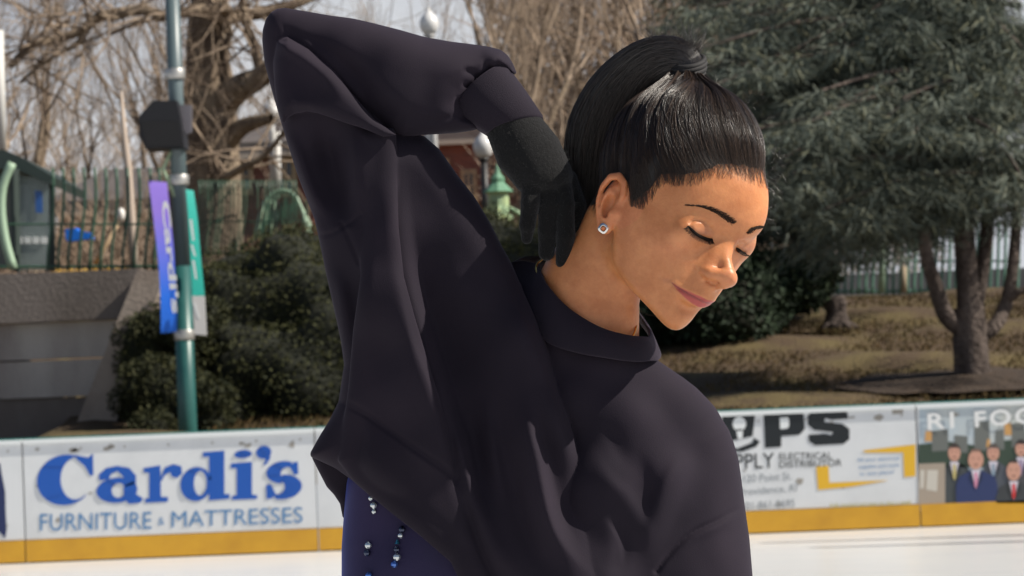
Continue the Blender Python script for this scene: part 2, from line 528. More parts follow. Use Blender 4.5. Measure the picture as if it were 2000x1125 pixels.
def brush(U, N, curve, amp, sig, taper=0.15, front=0.0, n=30):
    C = bez(curve, n)
    m = (U[:, 0] > C[:, 0].min() - 4 * sig) & (U[:, 0] < C[:, 0].max() + 4 * sig) & (U[:, 1] > C[:, 1].min() - 4 * sig) & (U[:, 1] < C[:, 1].max() + 4 * sig) & (N[:, 2] > front)
    I = np.nonzero(m)[0]
    d, t, sg = curve_dist(U[I, :2], C)
    tp = np.clip(np.minimum(t, 1 - t) / taper, 0, 1) if taper > 0 else 1
    U[I] += N[I] * (amp * np.exp(-d ** 2 / (2 * sig ** 2)) * tp)[:, None]

def unormals(U, Q):
    N = normals(U, Q)
    c = U.mean(0)
    if ((U - c) * N).sum() < 0: N = -N
    return N

rng = np.random.default_rng(7)
person = empty('person', W3([[1100, 1700, D]])[0] * [1, 1, 0], 'young woman in dark oversized sweatshirt looking down, gloved hand behind her neck', 'person')

# ------------------------------------------------------------------ skin
def skin_mat():
    m = bpy.data.materials.new('skin'); m.use_nodes = True
    n, l = m.node_tree.nodes, m.node_tree.links
    b = n['Principled BSDF']
    at_ = n.new('ShaderNodeAttribute'); at_.attribute_name = 'tint'
    tc = n.new('ShaderNodeTexCoord')
    t = n.new('ShaderNodeTexNoise'); t.inputs['Scale'].default_value = 38; t.inputs['Detail'].default_value = 9; t.inputs['Roughness'].default_value = .68
    l.new(tc.outputs['Object'], t.inputs['Vector'])
    r = n.new('ShaderNodeValToRGB')
    r.color_ramp.elements[0].position = .35; r.color_ramp.elements[0].color = (.90, .86, .84, 1)
    r.color_ramp.elements[1].position = .65; r.color_ramp.elements[1].color = (1.05, 1.05, 1.05, 1)
    l.new(t.outputs[0], r.inputs[0])
    r.color_ramp.elements[0].color = (.80, .70, .64, 1)
    mx = n.new('ShaderNodeMix'); mx.data_type = 'RGBA'; mx.blend_type = 'MULTIPLY'; mx.inputs[0].default_value = 1
    l.new(at_.outputs['Color'], mx.inputs[6]); l.new(r.outputs[0], mx.inputs[7])
    l.new(mx.outputs[2], b.inputs['Base Color'])
    b.inputs['Roughness'].default_value = .42
    b.inputs['Specular IOR Level'].default_value = .42
    b.inputs['Subsurface Weight'].default_value = .35
    b.inputs['Subsurface Radius'].default_value = (1.0, .35, .18)
    b.inputs['Subsurface Scale'].default_value = .006
    t2 = n.new('ShaderNodeTexNoise'); t2.inputs['Scale'].default_value = 420; t2.inputs['Detail'].default_value = 3
    l.new(tc.outputs['Object'], t2.inputs['Vector'])
    bp = n.new('ShaderNodeBump'); bp.inputs['Strength'].default_value = .22; bp.inputs['Distance'].default_value = .0012
    l.new(t2.outputs[0], bp.inputs['Height']); l.new(bp.outputs[0], b.inputs['Normal'])
    return m
SKIN = skin_mat()

HVc, HQ = build_head()
HVc = relax(HVc, HQ, 3, .4)
WARP = warp_fn()
HU3 = WARP(HVc)
HN = unormals(HU3, HQ)
# drawn details: lids, lashes line, creases, lips, smile fold
LASH_R = [(1344, 441), (1352, 450), (1361, 458), (1373, 464), (1384, 468), (1392, 467)]
LASH_L = [(1438, 484), (1444, 489), (1451, 494), (1457, 495)]
brush(HU3, HN, [(1344, 438), (1356, 431), (1372, 432), (1387, 443), (1394, 458)], -3.4, 2.6)      # crease of the upper lid
brush(HU3, HN, [(1352, 446), (1366, 450), (1380, 457)], .8, 6.5)
brush(HU3, HN, LASH_R, -3.0, 2.4, .08)
brush(HU3, HN, [(1347, 448), (1357, 461), (1372, 471), (1388, 474)], 1.4, 3.0)
brush(HU3, HN, [(1440, 474), (1450, 474), (1460, 480)], -2.0, 2.4)
brush(HU3, HN, LASH_L, -2.5, 2.4, .08)
brush(HU3, HN, [(1310, 553), (1316, 559), (1330, 566), (1350, 576), (1368, 583), (1380, 586)], -3.2, 2.6, .06)     # between the lips
brush(HU3, HN, [(1307, 548), (1309, 560)], -3.0, 5, 0)        # corner of the smile
brush(HU3, HN, [(1362, 520), (1350, 533), (1334, 541), (1318, 545)], -.8, 8)   # smile fold
brush(HU3, HN, [(1362, 522), (1363, 534), (1370, 543)], -2.6, 3.5)          # edge of the nostril wing
brush(HU3, HN, [(1386, 553), (1393, 557), (1400, 561)], -4.5, 2.6, .3)
HN = unormals(HU3, HQ)
HB = BVHTree.FromPolygons([tuple(p) for p in HU3], [tuple(map(int, q)) for q in HQ])
def px_surface(uv, off=0.0):
    """the point of the head seen at photo pixel uv (figure space), raised by off pixels"""
    out = []
    for q in np.atleast_2d(np.asarray(uv, float)):
        P = None
        for du, dv in ((0, 0), (-3, 0), (-6, 0), (-10, 0), (-15, 3), (-24, 5)):
            h_ = HB.ray_cast(Vector((q[0] + du, q[1] + dv, 500)), Vector((0, 0, -1)))
            if h_[0] is not None:
                P = np.array(h_[0]); nn = np.array(h_[1]); break
        if P is None: P = np.array([q[0], q[1], 60.]); nn = np.array([0, 0, 1.])
        if nn[2] < 0: nn = -nn
        P[:2] = q
        out.append(P + nn * off)
    return np.array(out)
def px_canon(uv):
    F = np.nonzero(HN[:, 2] > 0.0)[0]; out = []
    for q in uv:
        d2 = (HU3[F, 0] - q[0]) ** 2 + (HU3[F, 1] - q[1]) ** 2
        c = F[np.argsort(d2)[:8]]; c = c[np.argsort(-HU3[c, 2])[:4]]
        out.append(HVc[c].mean(0))
    return np.array(out)

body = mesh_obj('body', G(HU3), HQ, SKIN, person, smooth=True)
# natural colour of the skin: lips, warmer ears, nose and cheeks, darker lids; plus painted shade at the mouth
base = np.array([.55, .228, .092])
tint = np.tile(base, (len(HVc), 1))
def blend(mask, col): tint[:] = tint * (1 - mask[:, None]) + np.array(col) * mask[:, None]
Xa = np.abs(HVc[:, 0]) * 1000; Yc = HVc[:, 1] * 1000; Zc = HVc[:, 2] * 1000
blend(.35 * np.exp(-((Xa - 42) ** 2 / 300 + (Zc + 12) ** 2 / 300)) * (Yc > 20), [0.627, 0.255, 0.133])
blend(.40 * np.exp(-(Xa ** 2 + (Zc + 20) ** 2) / 160) * (Yc > 90), [0.627, 0.255, 0.142])
blend(.5 * (Xa > 66) * (np.abs(Yc) < 40) * (Zc > -32) * (Zc < 36), [0.616, 0.224, 0.104])
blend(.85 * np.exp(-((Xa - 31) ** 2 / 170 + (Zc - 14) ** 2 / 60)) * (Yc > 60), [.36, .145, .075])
# lips along their curve
lc = np.array([(26, -50.5), (20, -51.2), (12, -51.5), (5, -51.5), (0, -51.8)])
d, t, _ = curve_dist(np.stack([Xa, Zc], 1), lc)
up = Zc > np.interp(Xa, lc[::-1, 0], lc[::-1, 1])
hw = np.where(up, np.interp(Xa, [0, 5, 14, 24, 27], [4.0, 4.6, 3.2, 1.3, .2]), np.interp(Xa, [0, 6, 14, 22, 27], [8.0, 7.6, 5.4, 2.2, .2]))
lipm = np.clip((hw - d) / 1.4 + .5, 0, 1) * (Yc > 68) * (Xa < 28)
blend(lipm, [.44, .085, .075])
blend(np.exp(-(d / .9) ** 2) * (Yc > 68) * (Xa < 27) * .8, [.14, .03, .03])  # shade in the crease between the lips, put into the colour
blend(.5 * np.exp(-((Xa - 29) ** 2 + (Zc + 51) ** 2) / 18) * (Yc > 60), [.30, .11, .06])  # mouth corners darkened in the colour to stand for shade
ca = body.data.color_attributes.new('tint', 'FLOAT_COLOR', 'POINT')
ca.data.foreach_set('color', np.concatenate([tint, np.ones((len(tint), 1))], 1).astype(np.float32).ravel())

# the rest of the body under the clothes, joined into the same mesh
def body_rest():
    v = Vol((560, 380, -150), (1440, 2900, 190), 9.0)
    v.tube([(1140, 640, -10), (1080, 800, 0), (1050, 1150, -20), (1050, 1450, -30)], [80, 95, 70, 110], 40)
    v.tube([(960, 620, -20), (1290, 880, -20)], [40, 40], 40)
    v.tube([(960, 620, -20), (740, 330, -10), (620, 150, -5)], [40, 32, 26], 20)
    v.tube([(1330, 900, -30), (1390, 1200, -20), (1340, 1500, 40)], [42, 38, 34], 20)
    for s in (-1, 1):
        v.tube([(1080 + 90 * s, 1450, 0), (1080 + 80 * s, 1950, 10), (1080 + 85 * s, 2480, -10), (1080 + 85 * s, 2700, -10)], [115, 80, 50, 55], 30)
        v.tube([(1080 + 85 * s, 2660, -30), (1080 + 85 * s, 2720, 110)], [50, 38], 20)
    return v.mesh()
rv, rq = body_rest()
rest = mesh_obj('body_rest', G(rv), rq, SKIN, None, smooth=True, world=False)
ca2 = rest.data.color_attributes.new('tint', 'FLOAT_COLOR', 'POINT')
ca2.data.foreach_set('color', np.tile(np.append(base, 1).astype(np.float32), len(rest.data.vertices)))
rest.parent = person
rest.data.transform(Matrix.Translation(-person.location))
import bmesh
bm = bmesh.new(); bm.from_mesh(body.data); bm.from_mesh(rest.data); bm.to_mesh(body.data); bm.free()
bpy.data.objects.remove(rest)

# ------------------------------------------------------------------ eyebrows, lashes
def hair_mat(name, col, rough, var=.6, spec=.5):
    m = bpy.data.materials.new(name); m.use_nodes = True
    n, l = m.node_tree.nodes, m.node_tree.links
    b = n['Principled BSDF']
    g = n.new('ShaderNodeNewGeometry')
    r = n.new('ShaderNodeValToRGB')
    r.color_ramp.elements[0].color = (*[c * (1 - var) for c in col], 1)
    r.color_ramp.elements[1].color = (*[c * (1 + var) for c in col], 1)
    l.new(g.outputs['Random Per Island'], r.inputs[0]); l.new(r.outputs[0], b.inputs['Base Color'])
    b.inputs['Roughness'].default_value = rough
    b.inputs['Specular IOR Level'].default_value = spec
    return m
BROW = hair_mat('brow_hair', (.036, .022, .016), .85, .6, .15)
HAIR = hair_mat('hair_strand', (.016, .0105, .009), .30, .9, .7)
def brow(curve, half, direction, n, seedoff):
    C = bez(curve, 60); P = []; R = []
    for i in range(n):
        t = rng.random() ** .9; k = min(int(t * 59), 58)
        tg = C[k + 1] - C[k]; tg /= np.linalg.norm(tg); nn = np.array([-tg[1], tg[0]])
        hw = np.interp(t, *half)
        o = rng.uniform(-1, 1) * hw
        s = C[k] + nn * o
        L = rng.uniform(7, 12) * (1 - .3 * t)
        d1 = tg * direction * .9 + nn * (-.55 if o > 0 else .25) * (.6 + .5 * (1 - t))
        e = s + d1 / np.linalg.norm(d1) * L
        mid = (s + e) / 2
        q = px_surface([s, mid, e], 0); q2 = px_surface([mid], 2.0)[0]
        pts = np.array([q[0], q2, px_surface([e], 1.2)[0]])
        P.append(G(bez(pts, 5))); R.append(np.array([.00018, .0002, .00017, .00012, .00005]))
    return P, R
b1, r1 = brow([(1436, 437), (1424, 427), (1410, 418), (1392, 409), (1372, 403), (1342, 400)], ([0, .1, .5, .8, 1], [6.5, 7.8, 5.6, 3.2, 1.2]), 1, 430, 0)
strands('eyebrow', b1, r1, BROW, person)
b2, r2 = brow([(1459, 457), (1467, 450), (1477, 445), (1487, 443)], ([0, .3, .8, 1], [4.2, 5, 3.6, 2.4]), 1, 150, 1)
strands('eyebrow', b2, r2, BROW, person)
def lashes(curve, n, L, dirs):
    C = bez(curve, 40); P = []; R = []
    for i in range(n):
        t = (i + rng.random()) / n; k = min(int(t * 39), 38)
        s = C[k]; q = px_surface([s], .6)[0]
        dx, dy, dz = [np.interp(t, [0, .5, 1], [d[j] for d in dirs]) for j in range(3)]
        l_ = L * rng.uniform(.7, 1.1)
        e = q + np.array([dx, dy, dz]) * l_; mid = (q + e) / 2 + np.array([0, 2.0, 1.0]) * (l_ / 12)
        P.append(G(bez(np.array([q, mid, e]), 6))); R.append(np.linspace(.00046, .00010, 6))
    return P, R
p1, s1 = lashes(LASH_R, 150, 13, [(-.75, .42, .5), (-.12, .85, .6), (.4, .7, .6)])
tub = [G(px_surface(bez(LASH_R, 16), .5))]
strands('eyelashes', p1, s1, BROW, person)
p2, s2 = lashes(LASH_L, 70, 11, [(.1, .7, .5), (.5, .7, .4), (.95, .35, .2)])
strands('eyelashes', p2, s2, BROW, person)
lid = MB()
def lidline(curve, r):
    C = px_surface(bez(curve, 18), .2)
    rr = np.interp(np.linspace(0, 1, 18), [0, .2, .8, 1], [.25, .9, 1, .5]) * r
    lid.tube([Vector(p) for p in G(C)], list(rr), 6)
for q_, r_ in ((LASH_R, .0020), (LASH_L, .0017)):
    lid = MB(); lidline(q_, r_); lid.build('eyelid_line', mat('lash_dark', (.010, .007, .006), .9, spec=.1), person, True)

# ------------------------------------------------------------------ hair of the head, gathered at the tie
HC = np.array([0, -.007, .048])
pole = np.array([0.0, -.541, .841])
e1 = np.array([1.0, 0, 0]); e2 = np.cross(pole, e1)      # e2 points to the face
if e2[1] < 0: e2 = -e2
bvh = BVHTree.FromPolygons([tuple(p) for p in HVc], [tuple(map(int, q)) for q in HQ])
def polar(P):
    d = (np.atleast_2d(P) - HC); d /= np.linalg.norm(d, axis=1)[:, None]
    return np.arctan2(d @ e1, d @ e2), np.arccos(np.clip(d @ pole, -1, 1))
def direc(a, b):
    return (np.cos(b) * pole[:, None] + np.sin(b) * (np.cos(a) * e2[:, None] + np.sin(a) * e1[:, None])).T
line_px = [(1470, 345), (1440, 337), (1406, 335), (1368, 345), (1330, 354), (1300, 350), (1284, 358), (1274, 378), (1252, 398), (1234, 412)]
lc3 = px_canon(line_px)
la, lb = polar(lc3)
ea, eb = polar(np.array([(.070, .004, .006), (.069, -.004, .033), (.068, -.022, .022), (.060, -.040, -.025), (.045, -.070, -.045), (0, -.088, -.045)]))
aa = np.concatenate([la, ea]); bb = np.concatenate([lb, eb])
aa[0] = 0; aa[-1] = math.pi
o = np.argsort(aa); aa, bb = aa[o], bb[o]
def bline(a): return np.interp(np.abs(a), aa, bb)
na, nb = 121, 49
ag = np.linspace(-math.pi, math.pi, na)[:-1]; bg = np.linspace(.02, 2.6, nb)
RT = np.zeros((len(ag), nb))
for i, a_ in enumerate(ag):
    dd = direc(np.full(nb, a_), bg)
    for j in range(nb):
        far = HC + dd[j] * .25
        h_ = bvh.ray_cast(Vector(far), Vector(-dd[j]), .25)
        RT[i, j] = (Vector(HC) - h_[0]).length if h_[0] is not None else .085
for j in range(nb):                 # the skull itself, without the ears
    dd = direc(ag, np.full(len(ag), bg[j]))
    re = 1 / np.sqrt((dd[:, 0] / .070) ** 2 + (dd[:, 1] / .088) ** 2 + (dd[:, 2] / .086) ** 2)
    RT[:, j] = np.where((np.abs(dd[:, 0]) > .70) & (RT[:, j] > re + .007), re + .002, RT[:, j])
for _ in range(2):
    RT = (np.roll(RT, 1, 0) + RT * 2 + np.roll(RT, -1, 0)) / 4
def rad(a, b):
    x = (np.asarray(a) + math.pi) / (2 * math.pi) * len(ag); i = np.floor(x).astype(int); f = x - i
    y = np.clip((np.asarray(b) - bg[0]) / (bg[1] - bg[0]), 0, nb - 1.001); j = y.astype(int); g = y - j
    i0 = i % len(ag); i1 = (i + 1) % len(ag)
    return (RT[i0, j] * (1 - f) + RT[i1, j] * f) * (1 - g) + (RT[i0, j + 1] * (1 - f) + RT[i1, j + 1] * f) * g
def thick(a, b):
    q = b / bline(a)
    t = .0005 + .0135 * np.clip((1 - q) / .6, 0, 1) ** .9
    t += .014 * np.exp(-(b / .22) ** 2)
    side = np.clip((np.abs(a) - 1.9) / .8, 0, 1)
    return t * (1 - .35 * side)
def hair_pt(a, b, lift):
    R = rad(a, b) + thick(a, b) * lift
    return HC + direc(np.ravel(a), np.ravel(b)) * np.ravel(R)[:, None]
# dark under-layer
ca_ = np.linspace(-math.pi, math.pi, 97)[:-1]; qs = np.linspace(.05, .95, 40)
A_, Q_ = np.meshgrid(ca_, qs, indexing='ij')
B_ = Q_ * bline(A_) * (1 + .008 * np.random.default_rng(5).normal(size=(96, 1)) * (Q_ > .8))
CP = WARP(hair_pt(A_.ravel(), B_.ravel(), np.interp(Q_.ravel(), [0, .8, .95], [.88, .78, .15])))
i_, j_ = np.meshgrid(np.arange(96), np.arange(39), indexing='ij')
idx = lambda i, j: (i % 96) * 40 + j
CQ = np.stack([idx(i_, j_), idx(i_ + 1, j_), idx(i_ + 1, j_ + 1), idx(i_, j_ + 1)], -1).reshape(-1, 4)
hair = mesh_obj('hair', G(CP), CQ, mat('hair_base', (.005, .004, .0035), .55), person, smooth=True)
# strands
CL = rng.normal(0, 1, 997)
def scalp_strands(n, wild, r0, lift_rng, q_rng, seglen=22, arange=(-math.pi, math.pi), off=0.0, jit=.008):
    a0 = rng.uniform(*arange, n)
    cl = np.round(a0 * 26 + rng.normal(0, .35, n)) / 26            # clumps
    q0 = 1.012 - (1.012 - q_rng[0]) * rng.random(n) ** q_rng[1] + .012 * np.sin(a0 * 9) + .008 * np.sin(a0 * 23 + 1) + np.abs(rng.normal(0, .03, n)) * -1 + rng.normal(0, jit, n) - off
    ci = (np.round(a0 * 26)).astype(int) % 997
    lift = rng.uniform(*lift_rng, n) + CL[ci] * .10
    s = np.linspace(0, 1, seglen)[None, :]
    b0 = (bline(a0) * q0)[:, None]
    B = b0 * (1 - s) + .10 * s
    pull = np.clip(s * 1.3, 0, 1) ** 1.2
    A = a0[:, None] * (1 - pull * .75) + cl[:, None] * pull * .75
    A = A + wild * rng.normal(0, 1, (n, 1)) * np.sin(s * 3.14) * .5 + wild * .35 * np.sin(s * rng.uniform(4, 12, (n, 1)) + rng.uniform(0, 6, (n, 1)))
    # strands beside the face sweep backwards first
    sw = .34 * np.sign(a0[:, None]) * np.exp(-((np.abs(a0[:, None]) - .85) / .55) ** 2) * np.sin(np.clip(s * 1.25, 0, 1) * 3.14)
    A = A + sw
    A = (A + math.pi) % (2 * math.pi) - math.pi
    L = lift[:, None] * np.clip(s * 5 + .15, 0, 1) + wild * .35 * rng.normal(0, 1, (n, 1)) * np.sin(s * 3.14)
    P = WARP(hair_pt(A.ravel(), B.ravel(), L.ravel()))
    W_ = G(P).reshape(n, seglen, 3)
    R = r0 * (.22 + .78 * np.clip(s * 3.5, 0, 1)) * rng.uniform(.6, 1.2, (n, 1))
    return W_, np.broadcast_to(R, (n, seglen))
w1, r1 = scalp_strands(6800, .034, .00036, (.80, 1.10), (.70, 1.0), off=.022)
w4, r4 = scalp_strands(8000, .05, .00017, (.75, 1.12), (.88, 1.1), off=-.006, jit=.022)
w2, r2 = scalp_strands(2600, .035, .00030, (.92, 1.10), (.30, 1.0))
w3, r3 = scalp_strands(1500, .03, .00015, (.7, 1.05), (.97, 1.0), arange=(-2.0, 2.0))
strands('hair_strands', np.concatenate([w1, w2]), np.concatenate([r1, r2]), HAIR, hair)
HAIRB = hair_mat('hairline_strand', (.045, .027, .018), .36, .7, .6)  # lighter brown puts the sunlit look of the fine hairs into the colour
strands('hairline_strands', np.concatenate([w3, w4]), np.concatenate([r3, r4]), HAIRB, hair)
# baby hairs along the hairline on the skin and flyaways
n = 700
a0 = rng.uniform(-1.75, 1.75, n); s = np.linspace(0, 1, 8)[None, :]
B = bline(a0)[:, None] * (1.0 + rng.uniform(0, .045, (n, 1)) - .10 * s)
A = a0[:, None] + rng.normal(0, .06, (n, 1)) * s
P = WARP(HC + direc(A.ravel(), B.ravel()) * (rad(A.ravel(), B.ravel()) + .0007)[:, None])
strands('baby_hairs', G(P).reshape(n, 8, 3), np.full((n, 8), .00012), HAIRB, hair)

def wisps(starts, n, L, direction, curl, r):
    P = []
    for i in range(n):
        s0 = np.array(starts[rng.integers(len(starts))], float) + rng.normal(0, 4, 3)
        d = np.array(direction, float) + rng.normal(0, .45, 3); d /= np.linalg.norm(d)
        l_ = L * rng.uniform(.4, 1.2); pts = [s0]; ph = rng.uniform(0, 6); 
        ax = rng.normal(0, 1, 3); ax /= np.linalg.norm(ax)
        for k in range(13):
            th = curl * rng.uniform(.6, 1.4) / 13
            d = d * math.cos(th) + np.cross(ax, d) * math.sin(th); d /= np.linalg.norm(d)
            pts.append(pts[-1] + d * l_ / 13)
        P.append(G(np.array(pts)))
    return np.array(P), np.full((n, 14), r)
fr = [(1496, 345, 20), (1502, 370, 10), (1500, 400, 5), (1508, 330, 0), (1510, 300, -5), (1494, 430, 10), (1510, 350, -10)]
wa, ra = wisps(fr, 70, 52, (.75, .25, 0), 3.0, .00013)
wb, rb = wisps([(1515, 320, 0), (1490, 240, -5), (1460, 205, 0), (1400, 160, 0), (1508, 290, 0)], 46, 46, (.65, -.1, .1), 2.0, .00012)
wc, rc = wisps([(1352, 114, 8), (1346, 114, 12), (1358, 118, 5), (1340, 110, 10)], 150, 66, (.08, -1, .05), .5, .00026)
wd, rd = wisps([(1330, 108, 8), (1310, 100, 0), (1280, 92, 0)], 110, 66, (-.5, -.8, .05), .9, .00018)
we, re_ = wisps([(1372, 140, 5), (1375, 130, 5)], 26, 52, (.7, -.35, .1), 1.6, .00014)
wf, rf = wisps([(1250, 606, 20), (1253, 612, 15), (1256, 618, 10)], 12, 46, (.12, 1, 0), .5, .00013)
wg, rg = wisps([(1222, 385, 95), (1226, 398, 95), (1232, 400, 96), (1218, 370, 95)], 26, 26, (.15, 1, .1), .8, .00013)
tp_ = np.linspace(1, .5, 14)[None, :]
for W_, R_ in ((np.concatenate([wa, wb]), np.concatenate([ra, rb])), (np.concatenate([wc, wd, we]), np.concatenate([rc, rd, re_])), (wf, rf), (wg, rg)):
    strands('flyaway_hairs', W_, R_ * tp_, HAIR, hair)

# ponytail
PC = np.array([(1345, 150, 12), (1343, 122, 10), (1318, 110, 2), (1278, 116, -12), (1236, 145, -28), (1200, 195, -42), (1174, 260, -52), (1163, 335, -58), (1158, 420, -62), (1156, 520, -66)], float)
PW = np.array([27, 29, 38, 44, 50, 60, 65, 58, 48, 30], float); PD = PW * np.array([.9, .9, .9, .9, .8, .7, .6, .6, .6, .6])
def pony(n, wild, r0, lo):
    k = 30; C = bez(PC, k); Wd = np.interp(np.linspace(0, 9, k), range(10), PW); Dd = np.interp(np.linspace(0, 9, k), range(10), PD)
    T = np.gradient(C, axis=0); T /= np.linalg.norm(T, axis=1)[:, None]
    S = np.stack([T[:, 1], -T[:, 0], np.zeros(k)], 1); S /= np.linalg.norm(S, axis=1)[:, None]
    Bn = np.cross(T, S)
    th = rng.uniform(0, 2 * math.pi, (n, 1)); th = np.where(rng.random((n, 1)) < .6, np.round(th * 7) / 7 + rng.normal(0, .05, (n, 1)), th)
    rr = lo + (1 - lo) * rng.random((n, 1)) ** .5
    s = np.linspace(0, 1, k)[None, :]
    rr = rr + wild * rng.normal(0, 1, (n, 1)) * s
    th = th + wild * 2 * np.sin(s * rng.uniform(2, 7, (n, 1)) + rng.uniform(0, 6, (n, 1))) + rng.normal(0, .15, (n, 1)) * s
    P = C[None] + S[None] * (np.cos(th) * rr * Wd[None])[..., None] + Bn[None] * (np.sin(th) * rr * Dd[None])[..., None]
    L = rng.uniform(.75, 1.0, (n, 1)); 
    return G(P.reshape(-1, 3)).reshape(n, k, 3), r0 * rng.uniform(.6, 1.2, (n, 1)) * np.ones((1, k))
pc = MB()
Cc = bez(PC, 30)
tubeW = np.interp(np.linspace(0, 9, 30), range(10), PW) * np.interp(np.linspace(0, 9, 30), range(10), [.8, .8, .75, .7, .62, .52, .48, .48, .48, .5])
pv = []
core = Vol((1060, 60, -150), (1400, 560, 70), 4.0)
core.tube(Cc, list(tubeW), 2)
cv, cq = core.mesh(); cv = relax(cv, cq, 2)
tail = mesh_obj('ponytail', G(cv), cq, MATS['hair_base'], person, smooth=True)
p1, q1 = pony(4200, .06, .00038, .78)
p2, q2 = pony(500, .09, .00016, .9)
strands('hair_strands', np.concatenate([p1, p2]), np.concatenate([q1, q2]), HAIR, tail)
# hair tie: three cords round the root of the ponytail
tie = MB()
for k, (cu, cv_, r_) in enumerate([(1340, 145, 34), (1342, 136, 34.5), (1344, 127, 33), (1345, 120, 30)]):
    ring = []
    for j in range(33):
        th = 2 * math.pi * j / 32
        ring.append((cu + r_ * math.cos(th), cv_ - 4 * math.cos(th) + 11 * math.sin(th), 10 + 30 * math.sin(th)))
    tie.tube([Vector(p) for p in G(np.array(ring))], .0030, 8, False)
tie.build('hair_tie', mat('tie_fabric', (.012, .011, .012), .75, bump=(1500, .5, .001)), person, True)
# ------------------------------------------------------------------ sweatshirt: volumes drawn from its outline, each with its own depth and thickness
class Layer:
    def __init__(s, poly, ctrl, k=0.0, hard=None):
        s.poly = np.array(poly, float); s.ctrl = ctrl; s.k = k; s.folds = []
    def fold(s, curve, amp, sl, sr, taper=.25):
        s.folds.append((bez(curve, 40), amp, sl, sr, taper)); return s

def inside(UV, poly):
    x, y = UV[:, 0], UV[:, 1]; c = np.zeros(len(UV), bool); n = len(poly)
    for i in range(n):
        x1, y1 = poly[i]; x2, y2 = poly[(i + 1) % n]
        m = ((y1 > y) != (y2 > y)) & (x < (x2 - x1) * (y - y1) / ((y2 - y1) if y2 != y1 else 1e-9) + x1)
        c ^= m
    return c

def tapr(t, tp):
    q = np.clip(np.minimum(t, 1 - t) / tp, 0, 1)
    return q * q * (3 - 2 * q)

def render_layers(vol, layers):
    for L in layers:
        P = L.poly; wmax = max(abs(q[2]) + q[3] for q in L.ctrl) + 60
        lo = (P[:, 0].min() - 16, P[:, 1].min() - 16, -wmax); hi = (P[:, 0].max() + 16, P[:, 1].max() + 16, wmax)
        sl = vol.sub(lo, hi)
        ua, va = vol.ax[0][sl[0]], vol.ax[1][sl[1]]
        UU, VV = np.meshgrid(ua, va, indexing='ij'); UV = np.stack([UU.ravel(), VV.ravel()], 1).astype(float)
        cp = np.concatenate([P, P[:1]])
        d, _, _ = curve_dist(UV, cp)
        d = np.where(inside(UV, P), d, -d)
        c_ = np.array(L.ctrl, float)
        wt = 1 / (((UV[:, None] - c_[None, :, :2]) ** 2).sum(2) + 3600.0) ** 2.0
        wt /= wt.sum(1)[:, None]
        c, T, R = wt @ c_[:, 2], wt @ c_[:, 3], wt @ c_[:, 4]
        bump = np.zeros(len(UV))
        for C, amp, s1, s2, tp in L.folds:
            smx = max(s1, s2) * 3.2
            I = np.nonzero((UV[:, 0] > C[:, 0].min() - smx) & (UV[:, 0] < C[:, 0].max() + smx) & (UV[:, 1] > C[:, 1].min() - smx) & (UV[:, 1] < C[:, 1].max() + smx))[0]
            if len(I) == 0: continue
            dd, t, sg = curve_dist(UV[I], C)
            ss = np.where(sg > 0, s1, s2)
            f = np.exp(-dd ** 2 / (2 * ss ** 2)) * tapr(t, tp if min(s1, s2) < 5 else max(tp, .42))
            bump[I] += amp * f
        sh = UU.shape + (1,)
        d, c, T, R, bump = [q.reshape(sh).astype(np.float32) for q in (d, c, T, R, bump)]
        Wx = vol.ax[2][sl[2]][None, None, :]
        w_ = Wx - c
        w_ = w_ - bump * np.clip(w_ / 25 + .2, 0, 1)
        a = np.maximum(R - d, 0) / R
        f = (np.sqrt(a * a + (w_ / T) ** 2) - 1) * np.minimum(R, T)
        vol.F[sl] = smin(vol.F[sl], f, L.k)

# shoulder, raised sleeve and the side of the sweatshirt, lying over the chest
side = Layer([(779, 250), (829, 266), (858, 291), (893, 341), (928, 386), (958, 436), (980, 480), (998, 512), (1026, 577), (1050, 630), (1072, 686), (1090, 745), (1106, 801),
              (1129, 881), (1160, 970), (1220, 1080), (1300, 1270), (1060, 1270), (960, 1180), (903, 1125), (872, 1091), (820, 1044), (768, 1003), (716, 961), (685, 936), (654, 914), (606, 892), (606, 884),
              (625, 850), (643, 821), (661, 785), (672, 712), (666, 668), (659, 634), (638, 540), (622, 463), (614, 428), (580, 339), (555, 259), (530, 174), (517, 125), (512, 80), (513, 58), (519, 38), (530, 25), (545, 18), (600, 40), (700, 130)],
             [(540, 90, -10, 50, 40), (600, 300, -10, 60, 60), (720, 300, -5, 80, 80), (850, 340, 0, 60, 60), (960, 500, 20, 50, 60), (1060, 680, 70, 50, 50),
              (1120, 860, 100, 50, 60), (1150, 960, 50, 110, 110), (900, 600, 0, 95, 100), (760, 500, -5, 85, 90), (680, 600, 0, 60, 70), (700, 760, 5, 90, 90), (640, 870, 20, 50, 40),
              (760, 930, 20, 105, 60), (860, 1040, 20, 120, 60), (960, 1200, 0, 140, 80), (900, 850, 10, 110, 120), (1150, 1200, 10, 160, 120)], 0)
F = side.fold
F([(800, 300), (812, 450), (830, 560), (860, 660), (900, 790), (930, 900), (960, 1000), (1010, 1130)], -44, 14, 54.0, .1)
F([(640, 470), (690, 560), (700, 650), (690, 760)], -11.7, 14.4, 23.4)
F([(694, 230), (694, 300), (697, 380), (690, 440)], 16.9, 9.0, 36.0, .2)
F([(625, 215), (640, 270), (652, 330), (668, 400), (674, 450)], -44.2, 27.0, 19.8, .2)
F([(725, 430), (718, 520), (712, 600), (706, 700)], 15.6, 16.2, 23.4)
F([(700, 520), (706, 600), (722, 690), (728, 760)], -7.8, 12.6, 12.6)
F([(552, 240), (580, 300), (609, 378), (644, 435)], 16.9, 12.6, 9.0, .1)
F([(562, 300), (596, 390), (622, 430)], -9.1, 7.2, 7.2)
F([(655, 520), (668, 600), (676, 700)], 9.1, 9.0, 10.8)
